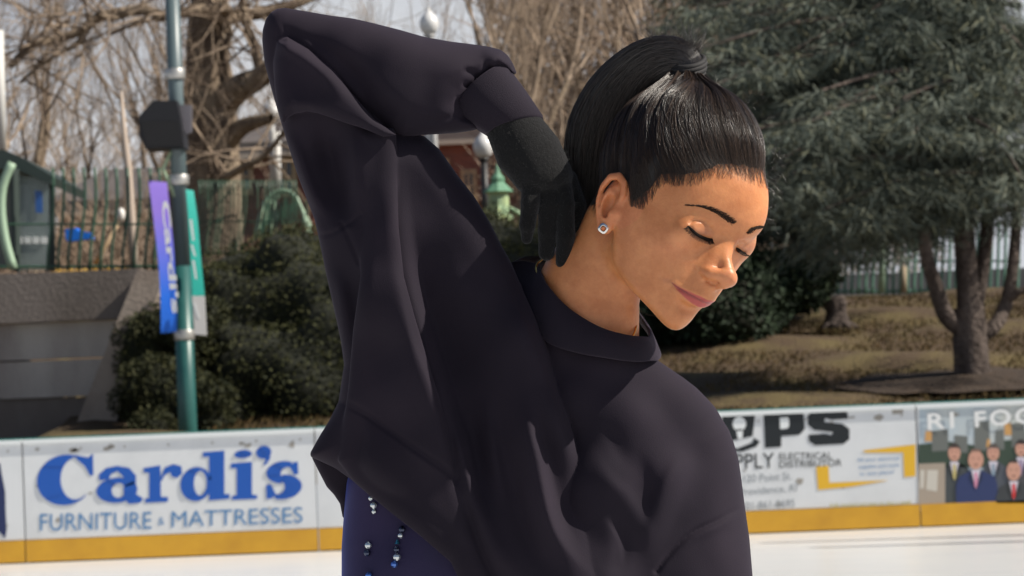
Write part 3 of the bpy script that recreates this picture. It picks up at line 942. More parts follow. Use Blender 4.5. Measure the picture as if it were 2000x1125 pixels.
F([(888, 800), (898, 840), (906, 890), (921, 960), (945, 1040)], 18.2, 9.0, 10.8)
F([(945, 760), (955, 820), (962, 870), (972, 930), (985, 1000)], 15.6, 13.5, 9.9)
F([(1010, 700), (1026, 800), (1036, 850), (1052, 905), (1066, 984), (1083, 1042), (1117, 1093), (1175, 1150)], 26.0, 23.4, 9.9, .15)
F([(1050, 770), (1060, 840), (1080, 930), (1110, 1020), (1160, 1090)], -20.8, 12.6, 23.4, .2)
F([(1000, 860), (1010, 950), (1035, 1050), (1080, 1130)], -14.3, 18.0, 14.4, .2)
F([(930, 960), (960, 1050), (1010, 1140)], 11.7, 14.4, 14.4)
F([(905, 960), (930, 1050), (965, 1130)], -13.0, 9.0, 9.0)
F([(965, 500), (1010, 600), (1050, 700), (1085, 800), (1110, 880), (1140, 960)], 13.0, 23.4, 10.8, .15)
F([(716, 805), (722, 860), (712, 930)], 9.1, 12.6, 12.6)
F([(770, 985), (800, 1020), (850, 1066)], 7.8, 7.2, 10.8)
# hem seam and sleeve seam, double stitched
for o_ in (0, 8):
    F([(662, 779 + o_), (690, 790 + o_), (716, 805 + o_), (768, 842 + o_), (820, 878 + o_), (872, 914 + o_), (893, 940 + o_)], -3.2, 2.4, 2.4, .02)
F([(620, 458), (640, 458), (660, 450), (672, 442), (690, 432), (706, 415)], -4, 2.6, 2.6, .02)
F([(664, 432), (680, 462), (692, 490), (704, 520)], -4.5, 3, 3, .05)
F([(560, 300), (600, 400), (640, 490)], 4, 8, 8)

chest = Layer([(960, 540), (1010, 545), (1066, 610), (1123, 655), (1186, 672), (1238, 680), (1262, 688), (1282, 702), (1303, 716), (1335, 738), (1360, 757), (1381, 778), (1398, 797), (1410, 818), (1424, 840), (1433, 864), (1442, 895), (1447, 927),
               (1455, 990), (1464, 1053), (1470, 1125), (1478, 1280), (1000, 1280), (930, 1000), (940, 700)],
              [(1000, 600, -20, 60, 60), (1100, 665, 55, 40, 40), (1190, 690, 70, 40, 40), (1078, 705, 40, 52, 50), (1262, 700, 20, 50, 50), (1320, 760, -10, 80, 60), (1400, 850, -30, 90, 70), (1440, 1000, -30, 90, 80),
               (1460, 1150, -20, 90, 80), (1120, 780, 20, 100, 90), (1220, 820, 10, 120, 110), (1180, 950, 0, 150, 130), (1280, 950, -10, 140, 130), (1150, 1150, 0, 160, 150), (1300, 1150, -20, 120, 120), (940, 760, -70, 50, 60), (935, 950, -70, 60, 60), (1000, 1240, -40, 90, 60), (1010, 680, -60, 50, 50), (1040, 850, -20, 70, 70)], 12)
F = chest.fold
F([(1146, 852), (1165, 900), (1190, 940), (1222, 970), (1250, 1015), (1262, 1060), (1264, 1093)], 6.5, 15, 11, .15)
F([(1340, 880), (1324, 905), (1300, 945), (1280, 1000), (1268, 1060), (1258, 1110)], 8, 10, 17, .15)
F([(1235, 870), (1255, 920), (1264, 970), (1268, 1040)], -8.1, 17, 13, .3)
F([(1175, 820), (1195, 850), (1215, 890), (1235, 930)], -4.8, 12, 14, .35)
F([(1375, 860), (1360, 920), (1335, 990), (1310, 1050), (1290, 1110)], -10.5, 16, 22, .3)
F([(1200, 1000), (1212, 1050), (1210, 1100), (1200, 1150)], -6.4, 10, 12, .3)
F([(1175, 1010), (1206, 1060), (1208, 1110)], 7.8, 22, 5, .3)
F([(1395, 900), (1392, 980), (1400, 1080), (1400, 1200)], 7.8, 26, 26, .3)
F([(1462, 985), (1430, 1000), (1404, 1016), (1352, 1041), (1312, 1076), (1278, 1122)], -6, 4, 4, .03)
F([(1462, 996), (1430, 1011), (1404, 1027), (1352, 1052), (1312, 1087)], 5, 7, 7, .03)

panel = Layer([(700, 256), (740, 250), (768, 250), (774, 262), (775, 349), (779, 448), (789, 540), (810, 618), (841, 722), (872, 826), (884, 880), (893, 940), (914, 1008), (940, 1080), (966, 1140), (990, 1200), (920, 1180), (880, 1098),
               (820, 1046), (768, 1005), (716, 963), (690, 940), (660, 900), (668, 840), (680, 760), (690, 640), (704, 540), (700, 430), (697, 330)],
              [(735, 300, 68, 18, 30), (700, 420, 50, 24, 40), (770, 450, 100, 18, 26), (780, 600, 112, 18, 26), (820, 750, 120, 18, 26), (870, 880, 122, 16, 24), (700, 850, 70, 24, 40), (900, 1020, 120, 18, 26), (960, 1150, 122, 16, 22), (700, 700, 64, 26, 40), (690, 920, 70, 24, 30)], 4)
F = panel.fold
F([(757, 470), (780, 580), (802, 670), (838, 760), (868, 870), (880, 930)], 9, 20, 9, .2)
F([(716, 600), (724, 700), (735, 780)], 4, 14, 14)
F([(898, 870), (906, 910), (921, 960), (940, 1010)], 5, 8, 8)
for o_ in (0, 9):
    F([(668, 781 + o_), (690, 790 + o_), (716, 805 + o_), (768, 842 + o_), (820, 878 + o_), (872, 914 + o_), (893, 940 + o_)], -4.2, 2.6, 2.6, .02)
F([(768, 858), (820, 893), (880, 935)], 2.5, 8, 8, .1)
fore = Layer([(516, 52), (520, 36), (529, 24), (541, 17), (556, 15), (580, 19), (610, 24), (644, 30), (690, 36), (729, 45), (780, 58), (829, 72), (880, 81), (928, 87), (955, 91), (978, 97), (992, 108), (1002, 124), (1010, 144), (1000, 146),
              (985, 139), (960, 152), (935, 170), (915, 190), (908, 205), (914, 222), (930, 240), (934, 252), (920, 256), (890, 260), (858, 262), (820, 264), (789, 266), (759, 256), (714, 222), (684, 190), (649, 150), (604, 110), (560, 85), (530, 70)],
             [(540, 40, -5, 36, 34), (600, 60, 5, 50, 50), (680, 110, 20, 70, 70), (780, 170, 25, 90, 80), (880, 160, 20, 85, 75), (960, 120, 10, 60, 45), (920, 245, 20, 30, 30), (850, 240, 35, 50, 45)], 0)
F = fore.fold
F([(542, 60), (560, 78), (604, 95), (649, 134), (689, 184), (714, 225), (745, 250)], 16, 16, 10, .15)
F([(570, 60), (640, 100), (700, 150), (740, 205), (800, 235), (870, 240)], -14, 20, 14, .2)
F([(795, 225), (845, 236), (880, 228), (908, 218)], -5, 5, 5, .2)
F([(640, 40), (740, 70), (840, 95), (930, 105)], 6, 22, 16, .2)
F([(940, 100), (968, 112), (990, 128)], 9, 8, 9, .3)
for q in ([(984, 140), (976, 126), (965, 116)], [(966, 148), (955, 130), (940, 120)], [(945, 160), (925, 142), (900, 135)], [(928, 175), (900, 160)], [(912, 200), (885, 190)], [(1000, 140), (993, 124)], [(920, 232), (895, 228)]):
    F(q, -8, 4, 5, .35)
bunch = Layer([(540, 80), (560, 70), (604, 95), (649, 134), (689, 184), (730, 232), (775, 264), (749, 267), (704, 249), (674, 240), (644, 229), (620, 221), (600, 217), (575, 222), (560, 232), (552, 245), (543, 215), (536, 170), (534, 120)],
              [(560, 110, 25, 50, 34), (600, 180, 45, 52, 44), (660, 215, 84, 28, 26), (740, 255, 96, 16, 16), (560, 220, 55, 26, 26), (690, 220, 90, 20, 20)], 2)
F = bunch.fold
F([(541, 84), (560, 92), (590, 108), (640, 150), (680, 200)], 11, 9, 14, .1)
F([(560, 130), (600, 170), (650, 210)], -10, 20, 20, .2)
F([(545, 215), (575, 205), (605, 206), (640, 220)], 7, 6, 8, .2)
F([(536, 84), (560, 80), (590, 88), (620, 104)], -3.5, 2.4, 2.4, .1)

vol = Vol((500, 8, -200), (1482, 1284, 220), 3.0)
render_layers(vol, [chest, side, panel, fore, bunch])
sv, sq = vol.mesh(); sv = relax(sv, sq, 2, .4)
del vol
def fabric_mat(name, col, col2, rough, bumps, sheen=.25, sheen_tint=(.6, .5, .7)):
    m = bpy.data.materials.new(name); m.use_nodes = True
    n, l = m.node_tree.nodes, m.node_tree.links
    b = n['Principled BSDF']; tc = n.new('ShaderNodeTexCoord')
    t = n.new('ShaderNodeTexNoise'); t.inputs['Scale'].default_value = 9; t.inputs['Detail'].default_value = 6
    r = n.new('ShaderNodeValToRGB'); r.color_ramp.elements[0].position = .35; r.color_ramp.elements[1].position = .68
    r.color_ramp.elements[0].color = (*col, 1); r.color_ramp.elements[1].color = (*col2, 1)
    l.new(tc.outputs['Object'], t.inputs['Vector']); l.new(t.outputs[0], r.inputs[0]); l.new(r.outputs[0], b.inputs['Base Color'])
    b.inputs['Roughness'].default_value = rough; b.inputs['Specular IOR Level'].default_value = .18
    b.inputs['Sheen Weight'].default_value = sheen; b.inputs['Sheen Roughness'].default_value = .45
    b.inputs['Sheen Tint'].default_value = (*sheen_tint, 1)
    prev = None
    for sc_, st, ds in bumps:
        t2 = n.new('ShaderNodeTexNoise'); t2.inputs['Scale'].default_value = sc_; t2.inputs['Detail'].default_value = 4
        l.new(tc.outputs['Object'], t2.inputs['Vector'])
        bp = n.new('ShaderNodeBump'); bp.inputs['Strength'].default_value = st; bp.inputs['Distance'].default_value = ds
        l.new(t2.outputs[0], bp.inputs['Height'])
        if prev is not None: l.new(prev, bp.inputs['Normal'])
        prev = bp.outputs[0]
    l.new(prev, b.inputs['Normal'])
    return m
FLEECE = fabric_mat('fleece', (.0120, .0090, .0155), (.0165, .0120, .0200), .85, [(16, .10, .006), (900, .25, .0010)], .07)
shirt = mesh_obj('sweatshirt', G(sv), sq, FLEECE, person, smooth=True)

def band(name, top, bot, m, parent, th=7, k=60, bulge=3.5, closed=True):
    """a knitted band between two closed 3-D curves in figure space"""
    A = bez(top + ([top[0]] if closed else []), k); B = bez(bot + ([bot[0]] if closed else []), k); c = (A.mean(0) + B.mean(0)) / 2
    out = (A + B) / 2 - c; ax = (B.mean(0) - A.mean(0)); ax /= np.linalg.norm(ax)
    out -= (out @ ax)[:, None] * ax; out /= np.maximum(np.linalg.norm(out, axis=1), 1e-6)[:, None]
    rows = []
    for t, o in ((0, -th * .5), (0, 0), (.04, th * .4), (.5, bulge), (.96, th * .4), (1, 0), (1, -th * .5), (.5, -th * .4)):
        rows.append(A * (1 - t) + B * t + out * o)
    n = len(rows); V = np.concatenate(rows); Q = []
    for i in range(n):
        for j in range(k - 1):
            i2 = (i + 1) % n
            Q.append((i * k + j, i * k + j + 1, i2 * k + j + 1, i2 * k + j))
    return mesh_obj(name, G(V), np.array(Q), m, parent, smooth=True)
RIB = fabric_mat('rib_knit', (.0120, .0092, .0155), (.016, .012, .0195), .85, [(1100, .5, .0015)], .12)
band('collar', [(1000, 512, -50), (1022, 510, -46), (1047, 518, -30), (1058, 540, 25), (1072, 562, 62), (1112, 602, 84), (1169, 637, 108), (1221, 653, 100), (1258, 657, 70), (1270, 655, 30), (1262, 630, -30), (1210, 570, -85), (1120, 520, -110), (1040, 500, -90)],
     [(990, 540, -60), (1000, 560, -30), (1020, 590, 30), (1040, 625, 66), (1068, 668, 92), (1123, 688, 120), (1186, 699, 124), (1238, 706, 112), (1272, 705, 82), (1287, 702, 40), (1284, 680, -30), (1230, 610, -100), (1120, 550, -130), (1020, 525, -110)], RIB, shirt)
band('cuff', [(899, 226, 30), (894, 205, 50), (901, 186, 64), (926, 158, 74), (958, 134, 66), (980, 127, 45), (990, 134, 15), (974, 160, -14), (936, 205, -20), (911, 230, -5)],
     [(950, 262, 20), (955, 258, 48), (972, 246, 66), (1000, 236, 74), (1030, 229, 64), (1052, 228, 42), (1061, 233, 14), (1046, 246, -14), (1005, 262, -22), (965, 268, -5)], RIB, shirt, bulge=4)
# back hem hanging below the front one
back = Layer([(608, 892), (622, 920), (638, 951), (652, 966), (664, 984), (669, 1010), (700, 1040), (800, 1060), (840, 1000), (700, 900), (640, 880)],
             [(620, 900, 10, 12, 12), (660, 980, -30, 14, 14), (740, 1000, -60, 14, 14)], 0)
vol = Vol((596, 868, -90), (850, 1070, 50), 2.6); render_layers(vol, [back]); bv, bq = vol.mesh(); del vol
mesh_obj('back_hem', G(bv), bq, RIB, shirt, smooth=True)

# ------------------------------------------------------------------ leotard with beads
leo = Layer([(700, 880), (684, 915), (677, 940), (671, 1010), (667, 1070), (667, 1125), (669, 1280), (1200, 1280), (1100, 1000), (1000, 850)],
            [(690, 1000, -20, 80, 80), (690, 1240, -20, 90, 80), (900, 1100, -20, 110, 100)], 0)
vol = Vol((650, 860, -150), (1220, 1300, 120), 5); render_layers(vol, [leo]); lv, lq = vol.mesh(); lv = relax(lv, lq, 2)
del vol
VEL = fabric_mat('velvet', (.018, .014, .045), (.030, .020, .060), .6, [(600, .2, .001)], .45, (.15, .25, 1.0))
leotard = mesh_obj('leotard', G(lv), lq, VEL, person, smooth=True)
lb_ = BVHTree.FromPolygons([tuple(p) for p in lv], [tuple(map(int, q)) for q in lq])
bead_specs = [(724, 973, 5, 0), (730, 987, 7, 0), (730, 999, 5, 0), (719, 1065, 7, 0), (717, 1080, 7, 1), (720, 1124, 7, 2), (717, 1140, 7, 0), (785, 1034, 7, 1), (782, 1046, 5.5, 0), (776, 1058, 5.5, 3), (774, 1073, 6.5, 1),
              (775, 1088, 7.5, 0), (770, 1102, 7, 2), (768, 1140, 7, 0)]
BM = [mat('bead_clear', (.62, .66, .68), .08, metal=.75), mat('bead_dark', (.06, .07, .11), .06, metal=.85), mat('bead_blue', (.10, .2, .55), .06, metal=.8), mat('bead_teal', (.06, .25, .35), .08, metal=.8)]
for (bu, bv_, br, bk) in bead_specs:
    h_ = lb_.ray_cast(Vector((bu, bv_, 400)), Vector((0, 0, -1)))
    w0 = h_[0].z if h_[0] is not None else 60
    me_ = MB(); rot = rng.uniform(0, 1.5)
    prof = [(.35, -1), (.85, -.5), (1.0, 0), (.85, .5), (.35, 1)] if bk != 3 else [(.95, -.9), (.75, -.2), (.35, .8)]
    vs = []
    for rr, zz_ in prof:
        for k in range(7):
            th = 2 * math.pi * k / 7 + rot
            vs.append((bu + br * rr * math.cos(th), bv_ - br * zz_ * .95, w0 + br * .7 + br * rr * math.sin(th)))
    fs = [(i * 7 + k, i * 7 + (k + 1) % 7, (i + 1) * 7 + (k + 1) % 7, (i + 1) * 7 + k) for i in range(len(prof) - 1) for k in range(7)]
    fs += [tuple(range(7))[::-1], tuple((len(prof) - 1) * 7 + k for k in range(7))]
    me_.add([tuple(p) for p in G(np.array(vs))], fs)
    me_.build('bead', BM[bk], leotard)

# ------------------------------------------------------------------ gloved hand hanging behind the neck
v = Vol((920, 200, -70), (1175, 545, 120), 2.2)
v.tube([(990, 225, 24), (1020, 275, 30), (1052, 335, 34)], [44, 50, 46], 12)
v.tube([(1010, 240, 20), (1060, 290, 28), (1082, 340, 30)], [38, 36, 36], 20)
v.tube([(975, 262, 28), (1000, 310, 34), (1028, 352, 34)], [22, 30, 22], 18)
def finger(p, r, k=9): v.tube(p, r, k, kin=4)
finger([(1040, 350, 44), (1036, 395, 54), (1030, 440, 50), (1029, 466, 42)], [21, 18.5, 15.5, 11], 5)
finger([(1066, 350, 36), (1071, 400, 42), (1070, 450, 34), (1067, 494, 22)], [22, 20, 19, 15.5], 5)
finger([(1092, 348, 28), (1102, 400, 40), (1105, 460, 44), (1100, 511, 38)], [22, 20, 18.5, 15], 5)
finger([(1108, 350, 10), (1128, 400, 14), (1134, 450, 20), (1131, 482, 16)], [20, 17, 15, 12], 5)
finger([(1000, 290, -10), (1040, 340, -30), (1080, 380, -45)], [24, 20, 15], 8)
gv, gq = v.mesh(); gv = relax(gv, gq, 2, .4)
KN = fabric_mat('glove_knit', (.0078, .0078, .0082), (.0130, .0130, .0135), .95, [(260, .4, .003), (1300, .6, .002)], .18, (.7, .7, .75))
glove = mesh_obj('glove', G(gv), gq, KN, person, smooth=True)
gb = BVHTree.FromPolygons([tuple(p) for p in gv], [tuple(map(int, q)) for q in gq])
# knit fuzz
fp, fr_ = [], []
gn = unormals(gv, gq)
for i in rng.choice(len(gv), 2600, replace=False):
    if gn[i, 2] < -.2: continue
    q = gv[i]; d0 = gn[i] + rng.normal(0, .6, 3); L_ = rng.uniform(2, 5.5)
    m1 = q + d0 * L_ * .5 + rng.normal(0, .8, 3); fp.append(G(np.array([q - gn[i], m1, m1 + (d0 + rng.normal(0, .8, 3)) * L_ * .5]))); fr_.append([.00010, .00009, .00006])
strands('wool_fuzz', fp, fr_, mat('fuzz', (.05, .05, .05), .9), glove)

# ------------------------------------------------------------------ ear stud and necklace
ec = px_surface([(1179, 446)], 2.0)[0]
st = MB()
def square_ring(ro, ri, z0, z1):
    pr = []
    def loop(r, z, n=24):
        o = []
        for k in range(n):
            th = 2 * math.pi * k / n
            c_, s_ = math.cos(th), math.sin(th)
            q = (abs(c_) ** 3.2 + abs(s_) ** 3.2) ** (-1 / 3.2)
            x, y = r * q * c_, r * q * s_
            a_ = math.radians(38)
            o.append((ec[0] + x * math.cos(a_) - y * math.sin(a_), ec[1] + x * math.sin(a_) + y * math.cos(a_), ec[2] + z))
        return o
    return loop
lp = square_ring(0, 0, 0, 0)
rings = [lp(9.2, -1), lp(9.6, 1.5), lp(9.0, 3), lp(7.4, 2.2), lp(6.6, 4.2), lp(5.4, 4.4), lp(4.8, 2.6), lp(4.4, 1.5)]
vs = [p for r_ in rings for p in r_]
fs = [(i * 24 + k, i * 24 + (k + 1) % 24, (i + 1) * 24 + (k + 1) % 24, (i + 1) * 24 + k) for i in range(len(rings) - 1) for k in range(24)]
fs.append(tuple(range(24)))
st.add([tuple(p) for p in G(np.array(vs))], fs)
earring = st.build('earring', mat('silver', (.75, .74, .72), .22, metal=1.0), person, True)
gm = MB(); r1_, r2_ = lp(4.5, 2.0), lp(2.6, 4.4)
gm.add([tuple(p) for p in G(np.array(r1_ + r2_))], [(k, (k + 1) % 24, 24 + (k + 1) % 24, 24 + k) for k in range(24)] + [tuple(range(24, 48))])
gm.build('gemstone', mat('amber_gem', (.62, .16, .03), .08, spec=.8), earring)
nk = MB()
def chain(pts):
    C = bez(pts, 40); nk.tube([Vector(p) for p in G(C)], .0011, 6)
chain([(1243, 626, 40), (1241, 645, 62), (1225, 668, 88), (1180, 668, 96), (1120, 640, 84), (1075, 590, 55), (1052, 540, 5), (1047, 522, -22), (1056, 509, -36), (1085, 500, -70), (1180, 510, -100), (1235, 560, -60), (1247, 600, -5), (1246, 618, 30)])
nk.build('necklace', mat('gold', (.85, .50, .12), .2, metal=1.0), person, True)
# ------------------------------------------------------------------ the rink, the bank behind it, and the park
R = random.Random(11)
YB = 24.9
def hz(x, y):
    """height of the ground behind the boards"""
    s = np.interp(y, [25.2, 26, 29, 34, 40, 60, 100, 400], [.55, .95, 1.14, 1.75, 2.45, 2.7, 3.2, 6])
    l = np.interp(y, [25.2, 30.0, 30.2, 60, 100, 400], [.0, .05, 2.62, 2.75, 3.2, 6])
    t = np.clip((x + 5.6) / .8, 0, 1)
    return l * (1 - t) + s * t

ICE = mat('ice', (.68, .68, .67), .28, noise=(1.2, (.58, .60, .62), .35, .8, (1, 5, 1)), bump=(3, .15, .01), spec=.4)
g = MB(); g.box(-60, 60, -40, YB + .05, -.3, 0)
tag(g.build('ice', ICE), kind='structure')
xs_ = np.concatenate([np.linspace(-60, -8, 14), np.linspace(-7, 14, 64), np.linspace(15, 60, 16)]); ys_ = np.concatenate([np.linspace(25.1, 29.9, 26), [29.95, 30.05, 30.15, 30.3], np.linspace(30.6, 45, 40), np.linspace(50, 400, 12)])
gx, gy = np.meshgrid(xs_, ys_, indexing='ij')
gzv = hz(gx, gy) + np.where(gx > -4.6, .05 * np.sin(gx * 1.7 + gy) + .04 * np.sin(gy * 2.3 - gx * .6), 0)
V_ = np.stack([gx, gy, gzv], -1).reshape(-1, 3); nx, ny = gx.shape
ii, jj = np.meshgrid(np.arange(nx - 1), np.arange(ny - 1), indexing='ij')
F_ = np.stack([ii * ny + jj, (ii + 1) * ny + jj, (ii + 1) * ny + jj + 1, ii * ny + jj + 1], -1).reshape(-1, 4)
LAWN = mat('lawn', (.070, .042, .019), .95, noise=(1.1, (.11, .080, .027), .45, .60, (1, .6, 1)), bump=(22, .8, .06))
tag(mesh_obj('ground', V_, F_, LAWN, smooth=True, world=False), kind='structure')
# tufts of winter grass and fallen leaves
def blades(name, n, region, size, m, label, up=1.0):
    P = []; 
    x = np.array([R.uniform(region[0], region[1]) for _ in range(n)]); y = np.array([R.uniform(region[2], region[3]) for _ in range(n)])
    z = hz(x, y)
    a = np.random.default_rng(3).uniform(0, math.pi, n); h = np.random.default_rng(4).uniform(.4, 1, n) * size
    dx, dy = np.cos(a) * size * .35, np.sin(a) * size * .35
    V = np.stack([np.stack([x - dx, y - dy, z], 1), np.stack([x + dx, y + dy, z], 1), np.stack([x + dy * .8, y - dx * .8, z + h * up], 1)], 1).reshape(-1, 3)
    o = mesh_obj(name, V, np.arange(3 * n).reshape(-1, 3), m, world=False)
    return tag(o, label, 'ground cover', kind='stuff')
def island_mat(name, cols, rough=.8, spec=.3, trans=0.0):
    m = bpy.data.materials.new(name); m.use_nodes = True; MATS[name] = m
    n, l = m.node_tree.nodes, m.node_tree.links; b = n['Principled BSDF']
    g_ = n.new('ShaderNodeNewGeometry'); r = n.new('ShaderNodeValToRGB'); r.color_ramp.interpolation = 'LINEAR'
    while len(r.color_ramp.elements) < len(cols): r.color_ramp.elements.new(.5)
    for i, c in enumerate(cols):
        r.color_ramp.elements[i].position = i / (len(cols) - 1); r.color_ramp.elements[i].color = (*c, 1)
    l.new(g_.outputs['Random Per Island'], r.inputs[0]); l.new(r.outputs[0], b.inputs['Base Color'])
    b.inputs['Roughness'].default_value = rough; b.inputs['Specular IOR Level'].default_value = spec
    return m
blades('grass', 60000, (-3, 13, 25.5, 42), .045, island_mat('grass_blades', [(.07, .04, .018), (.10, .07, .025), (.06, .05, .018), (.15, .09, .035)]), 'short winter grass and brown leaves covering the bank behind the boards')

# ------------------------------------------------------------------ boards with their printed advertisements
WHITE = mat('board_white', (.66, .68, .70), .35, noise=(2.2, (.56, .58, .60), .45, .8), bump=(5, .08, .01))
YEL = mat('kick_yellow', (.62, .33, .018), .4, noise=(3, (.50, .25, .015), .4, .8))
RAIL = mat('rail_white', (.72, .75, .76), .4)
TEAL = mat('rail_teal', (.03, .20, .18), .5)
BLUE = mat('ink_blue', (.004, .085, .42), .4)
BLUE2 = mat('ink_light_blue', (.06, .20, .42), .4)
INK = mat('ink_black', (.006, .010, .013), .4)
GREY = mat('ink_grey', (.22, .25, .28), .5)
OCH = mat('ink_ochre', (.72, .42, .02), .4)
SCUFF = mat('scuff', (.30, .28, .25), .7)
def bpt(u, v, off=.004):
    p = atY(u, v, YB - off)
    return (p.x, p.z)
def flat(parent, name, m, polys, off=.004, px=True, world=None):
    """flat printed shapes; polys in photo pixels"""
    b = MB()
    for pl in polys:
        q = [bpt(u, v, off) if px else (u, v) for u, v in pl]
        b.prism([Vector((x, YB - off, z)) for x, z in q], (0, .0015, 0))
    o = b.build(name, m, parent)
    return o
def text_verts(s, bold=0.0, space=1.0):
    c = bpy.data.curves.new('t', 'FONT'); c.body = s; c.offset = bold; c.space_character = space; c.resolution_u = 4
    o = bpy.data.objects.new('t', c); COL.objects.link(o)
    bpy.context.view_layer.update()
    me = bpy.data.meshes.new_from_object(o.evaluated_get(bpy.context.evaluated_depsgraph_get()))
    V = np.array([v.co[:] for v in me.vertices]); F = [tuple(p.vertices) for p in me.polygons]
    bpy.data.objects.remove(o); bpy.data.meshes.remove(me)
    V = V[:, :2]; V -= V.min(0); V /= V.max(0)
    return V, F
def lettering(parent, name, s, quad, m, bold=0.0, off=.004, space=1.0, Y=None):
    """quad: photo pixels of the lower left, lower right, upper left corner"""
    V, F = text_verts(s, bold, space)
    P = [np.array(atY(u, v, (Y or YB) - off)) for u, v in quad]
    W = P[0] + V[:, :1] * (P[1] - P[0]) + V[:, 1:] * (P[2] - P[0])
    return mesh_obj(name, W, F, m, parent)
seams = [-14.3, -11.8, -9.4, -6.9, atY(46, 950, YB).x, atY(618, 950, YB).x, .72, atY(1793, 900, YB).x, 6.2, 8.8, 11.4, 14.0]
lab = ['plain white rink board outside the picture, %s blank one at the left' % q_ for q_ in ('third', 'second', 'first')] + ['white rink board at the far left with a dark blue shape on it', 'white rink board with large blue furniture store lettering', 'mostly hidden white rink board directly behind the woman',
       'white rink board with black letters and yellow corner brackets', 'rink board printed with a group of men in suits and a skyline'] + ['plain white rink board outside the picture, %s blank one at the right' % q_ for q_ in ('first', 'second', 'third')]
boards = []
for i in range(11):
    x0, x1 = seams[i] + .006, seams[i + 1] - .006
    r = empty('rink_board', ((x0 + x1) / 2, YB, 0), lab[i], 'rink board', 'boards round the ice rink' if 3 <= i < 8 else ['blank boards at the left', 'blank boards at the right'][i > 5])
    b = MB(); b.box(x0, x1, YB, YB + .05, .205, 1.03); b.build('facing', WHITE, r)
    b = MB(); b.box(x0, x1, YB - .012, YB + .05, .012, .200); b.build('kick_strip', YEL, r)
    b = MB(); b.box(x0, x1, YB - .02, YB + .08, 1.032, 1.072); b.build('cap_rail', RAIL, r)
    b = MB(); b.box(x0, x1, YB + .052, YB + .10, .0, 1.028); b.box(x0, x1, YB + .082, YB + .11, 1.03, 1.085); b.build('back_rail', TEAL, r)
    for k in range(7):
        xx = x0 + .12 + (x1 - x0 - .24) * k / 6
        b = MB(); b.box(xx - .008, xx + .008, YB - .004, YB - .001, .972, .988); b.build('bolt', SCUFF, r)
    # scuffs and puck marks
    for k in range(15):
        cx, cz = R.uniform(x0 + .1, x1 - .1), R.choice([R.uniform(.9, 1.0), R.uniform(.25, 1.0)])
        n_ = R.randint(5, 8); s_ = R.uniform(.012, .045); b = MB()
        b.prism([Vector((cx + math.cos(t / n_ * 6.283) * s_ * R.uniform(.4, 1.5), YB - .0026, cz + math.sin(t / n_ * 6.283) * s_ * R.uniform(.3, 1.0))) for t in range(n_)], (0, .0016, 0))
        b.build('scuff_mark', SCUFF, r)
    boards.append(r)
boards = boards[3:8]
# blue shape on the first board
flat(boards[0], 'printed_shape', mat('ink_navy', (.01, .02, .09), .4), [[(-60, 905), (0, 905), (4, 930), (10, 960), (11, 1000), (13, 1035), (10, 1052), (0, 1040), (-60, 1030)]])
# furniture store lettering: hand-cut fat serif letters (coordinates of an enlargement, converted)
def c7(L): return [(x * .5734, 480 + y * .5733) for x, y in L]
def ring(cx, cy, rx, ry, ix, iy, irx, iry, a0=0, a1=360, n=28, slant=-.06):
    """crescent between two ellipses as quads"""
    out = []
    for k in range(n):
        t0, t1 = math.radians(a0 + (a1 - a0) * k / n), math.radians(a0 + (a1 - a0) * (k + 1) / n)
        q = [(cx + rx * math.cos(t0), cy - ry * math.sin(t0)), (cx + rx * math.cos(t1), cy - ry * math.sin(t1)), (ix + irx * math.cos(t1), iy - iry * math.sin(t1)), (ix + irx * math.cos(t0), iy - iry * math.sin(t0))]
        out.append([(x, y + slant * (x - cx)) for x, y in q])
    return out
C_ = ring(222, 798, 96, 86, 258, 795, 52, 72, 62, 312) + [[(252, 712), (300, 722), (316, 708), (318, 782), (306, 782), (290, 752), (262, 728)]]
a_ = ring(398, 833, 70, 43, 404, 834, 24, 25, 0, 360) + [[(338, 800), (336, 780), (360, 758), (398, 750), (440, 757), (462, 782), (420, 786), (400, 768), (378, 778), (370, 796)], [(421, 782), (463, 781), (463, 846), (488, 862), (478, 876), (440, 880), (421, 862)]]
r_ = [[(488, 758), (546, 748), (548, 856), (572, 856), (572, 872), (494, 876), (494, 862), (508, 860), (508, 774), (490, 772)], [(548, 790), (560, 756), (590, 744), (618, 752), (620, 778), (602, 792), (584, 786), (580, 772), (562, 780), (548, 806)]]
d_ = ring(668, 812, 54, 58, 682, 810, 22, 42, 0, 360) + [[(690, 704), (764, 698), (764, 846), (782, 846), (782, 862), (712, 868), (712, 718), (692, 720)]]
i_s = [[(786, 742), (858, 736), (858, 848), (876, 850), (876, 862), (790, 866), (790, 852), (806, 850), (806, 758), (786, 758)]] + ring(828, 710, 30, 14, 828, 710, 1, 1)
ap = ring(898, 704, 26, 22, 898, 704, 1, 1) + [[(922, 704), (920, 726), (906, 746), (896, 748), (904, 730), (902, 716)]]
s_s = ring(965, 772, 58, 38, 980, 775, 24, 20, 60, 262) + ring(962, 822, 66, 42, 944, 822, 26, 24, -112, 88) + [[(906, 816), (922, 812), (940, 848), (924, 862), (908, 862)], [(1000, 738), (1014, 736), (1016, 778), (1002, 780), (986, 752)]]
for nm, gl in (('letter_c', C_), ('letter_a', a_), ('letter_r', r_), ('letter_d', d_), ('letter_i', i_s), ('apostrophe', ap), ('letter_s', s_s)):
    b = MB()
    for k, pl in enumerate(gl):
        q = [bpt(u, v, .004 + .0005 * (k % 9)) for u, v in c7(pl)]
        b.prism([Vector((x, YB - .004 - .0005 * (k % 9), z)) for x, z in q], (0, .0025, 0))
    b.build(nm, BLUE, boards[1])
lettering(boards[1], 'small_lettering', 'FURNITURE', [(78, 1037), (296, 1033), (78, 1004)], BLUE2, .0)
lettering(boards[1], 'small_lettering', '&', [(309, 1026), (321, 1025), (309, 1011)], BLUE2, .0)
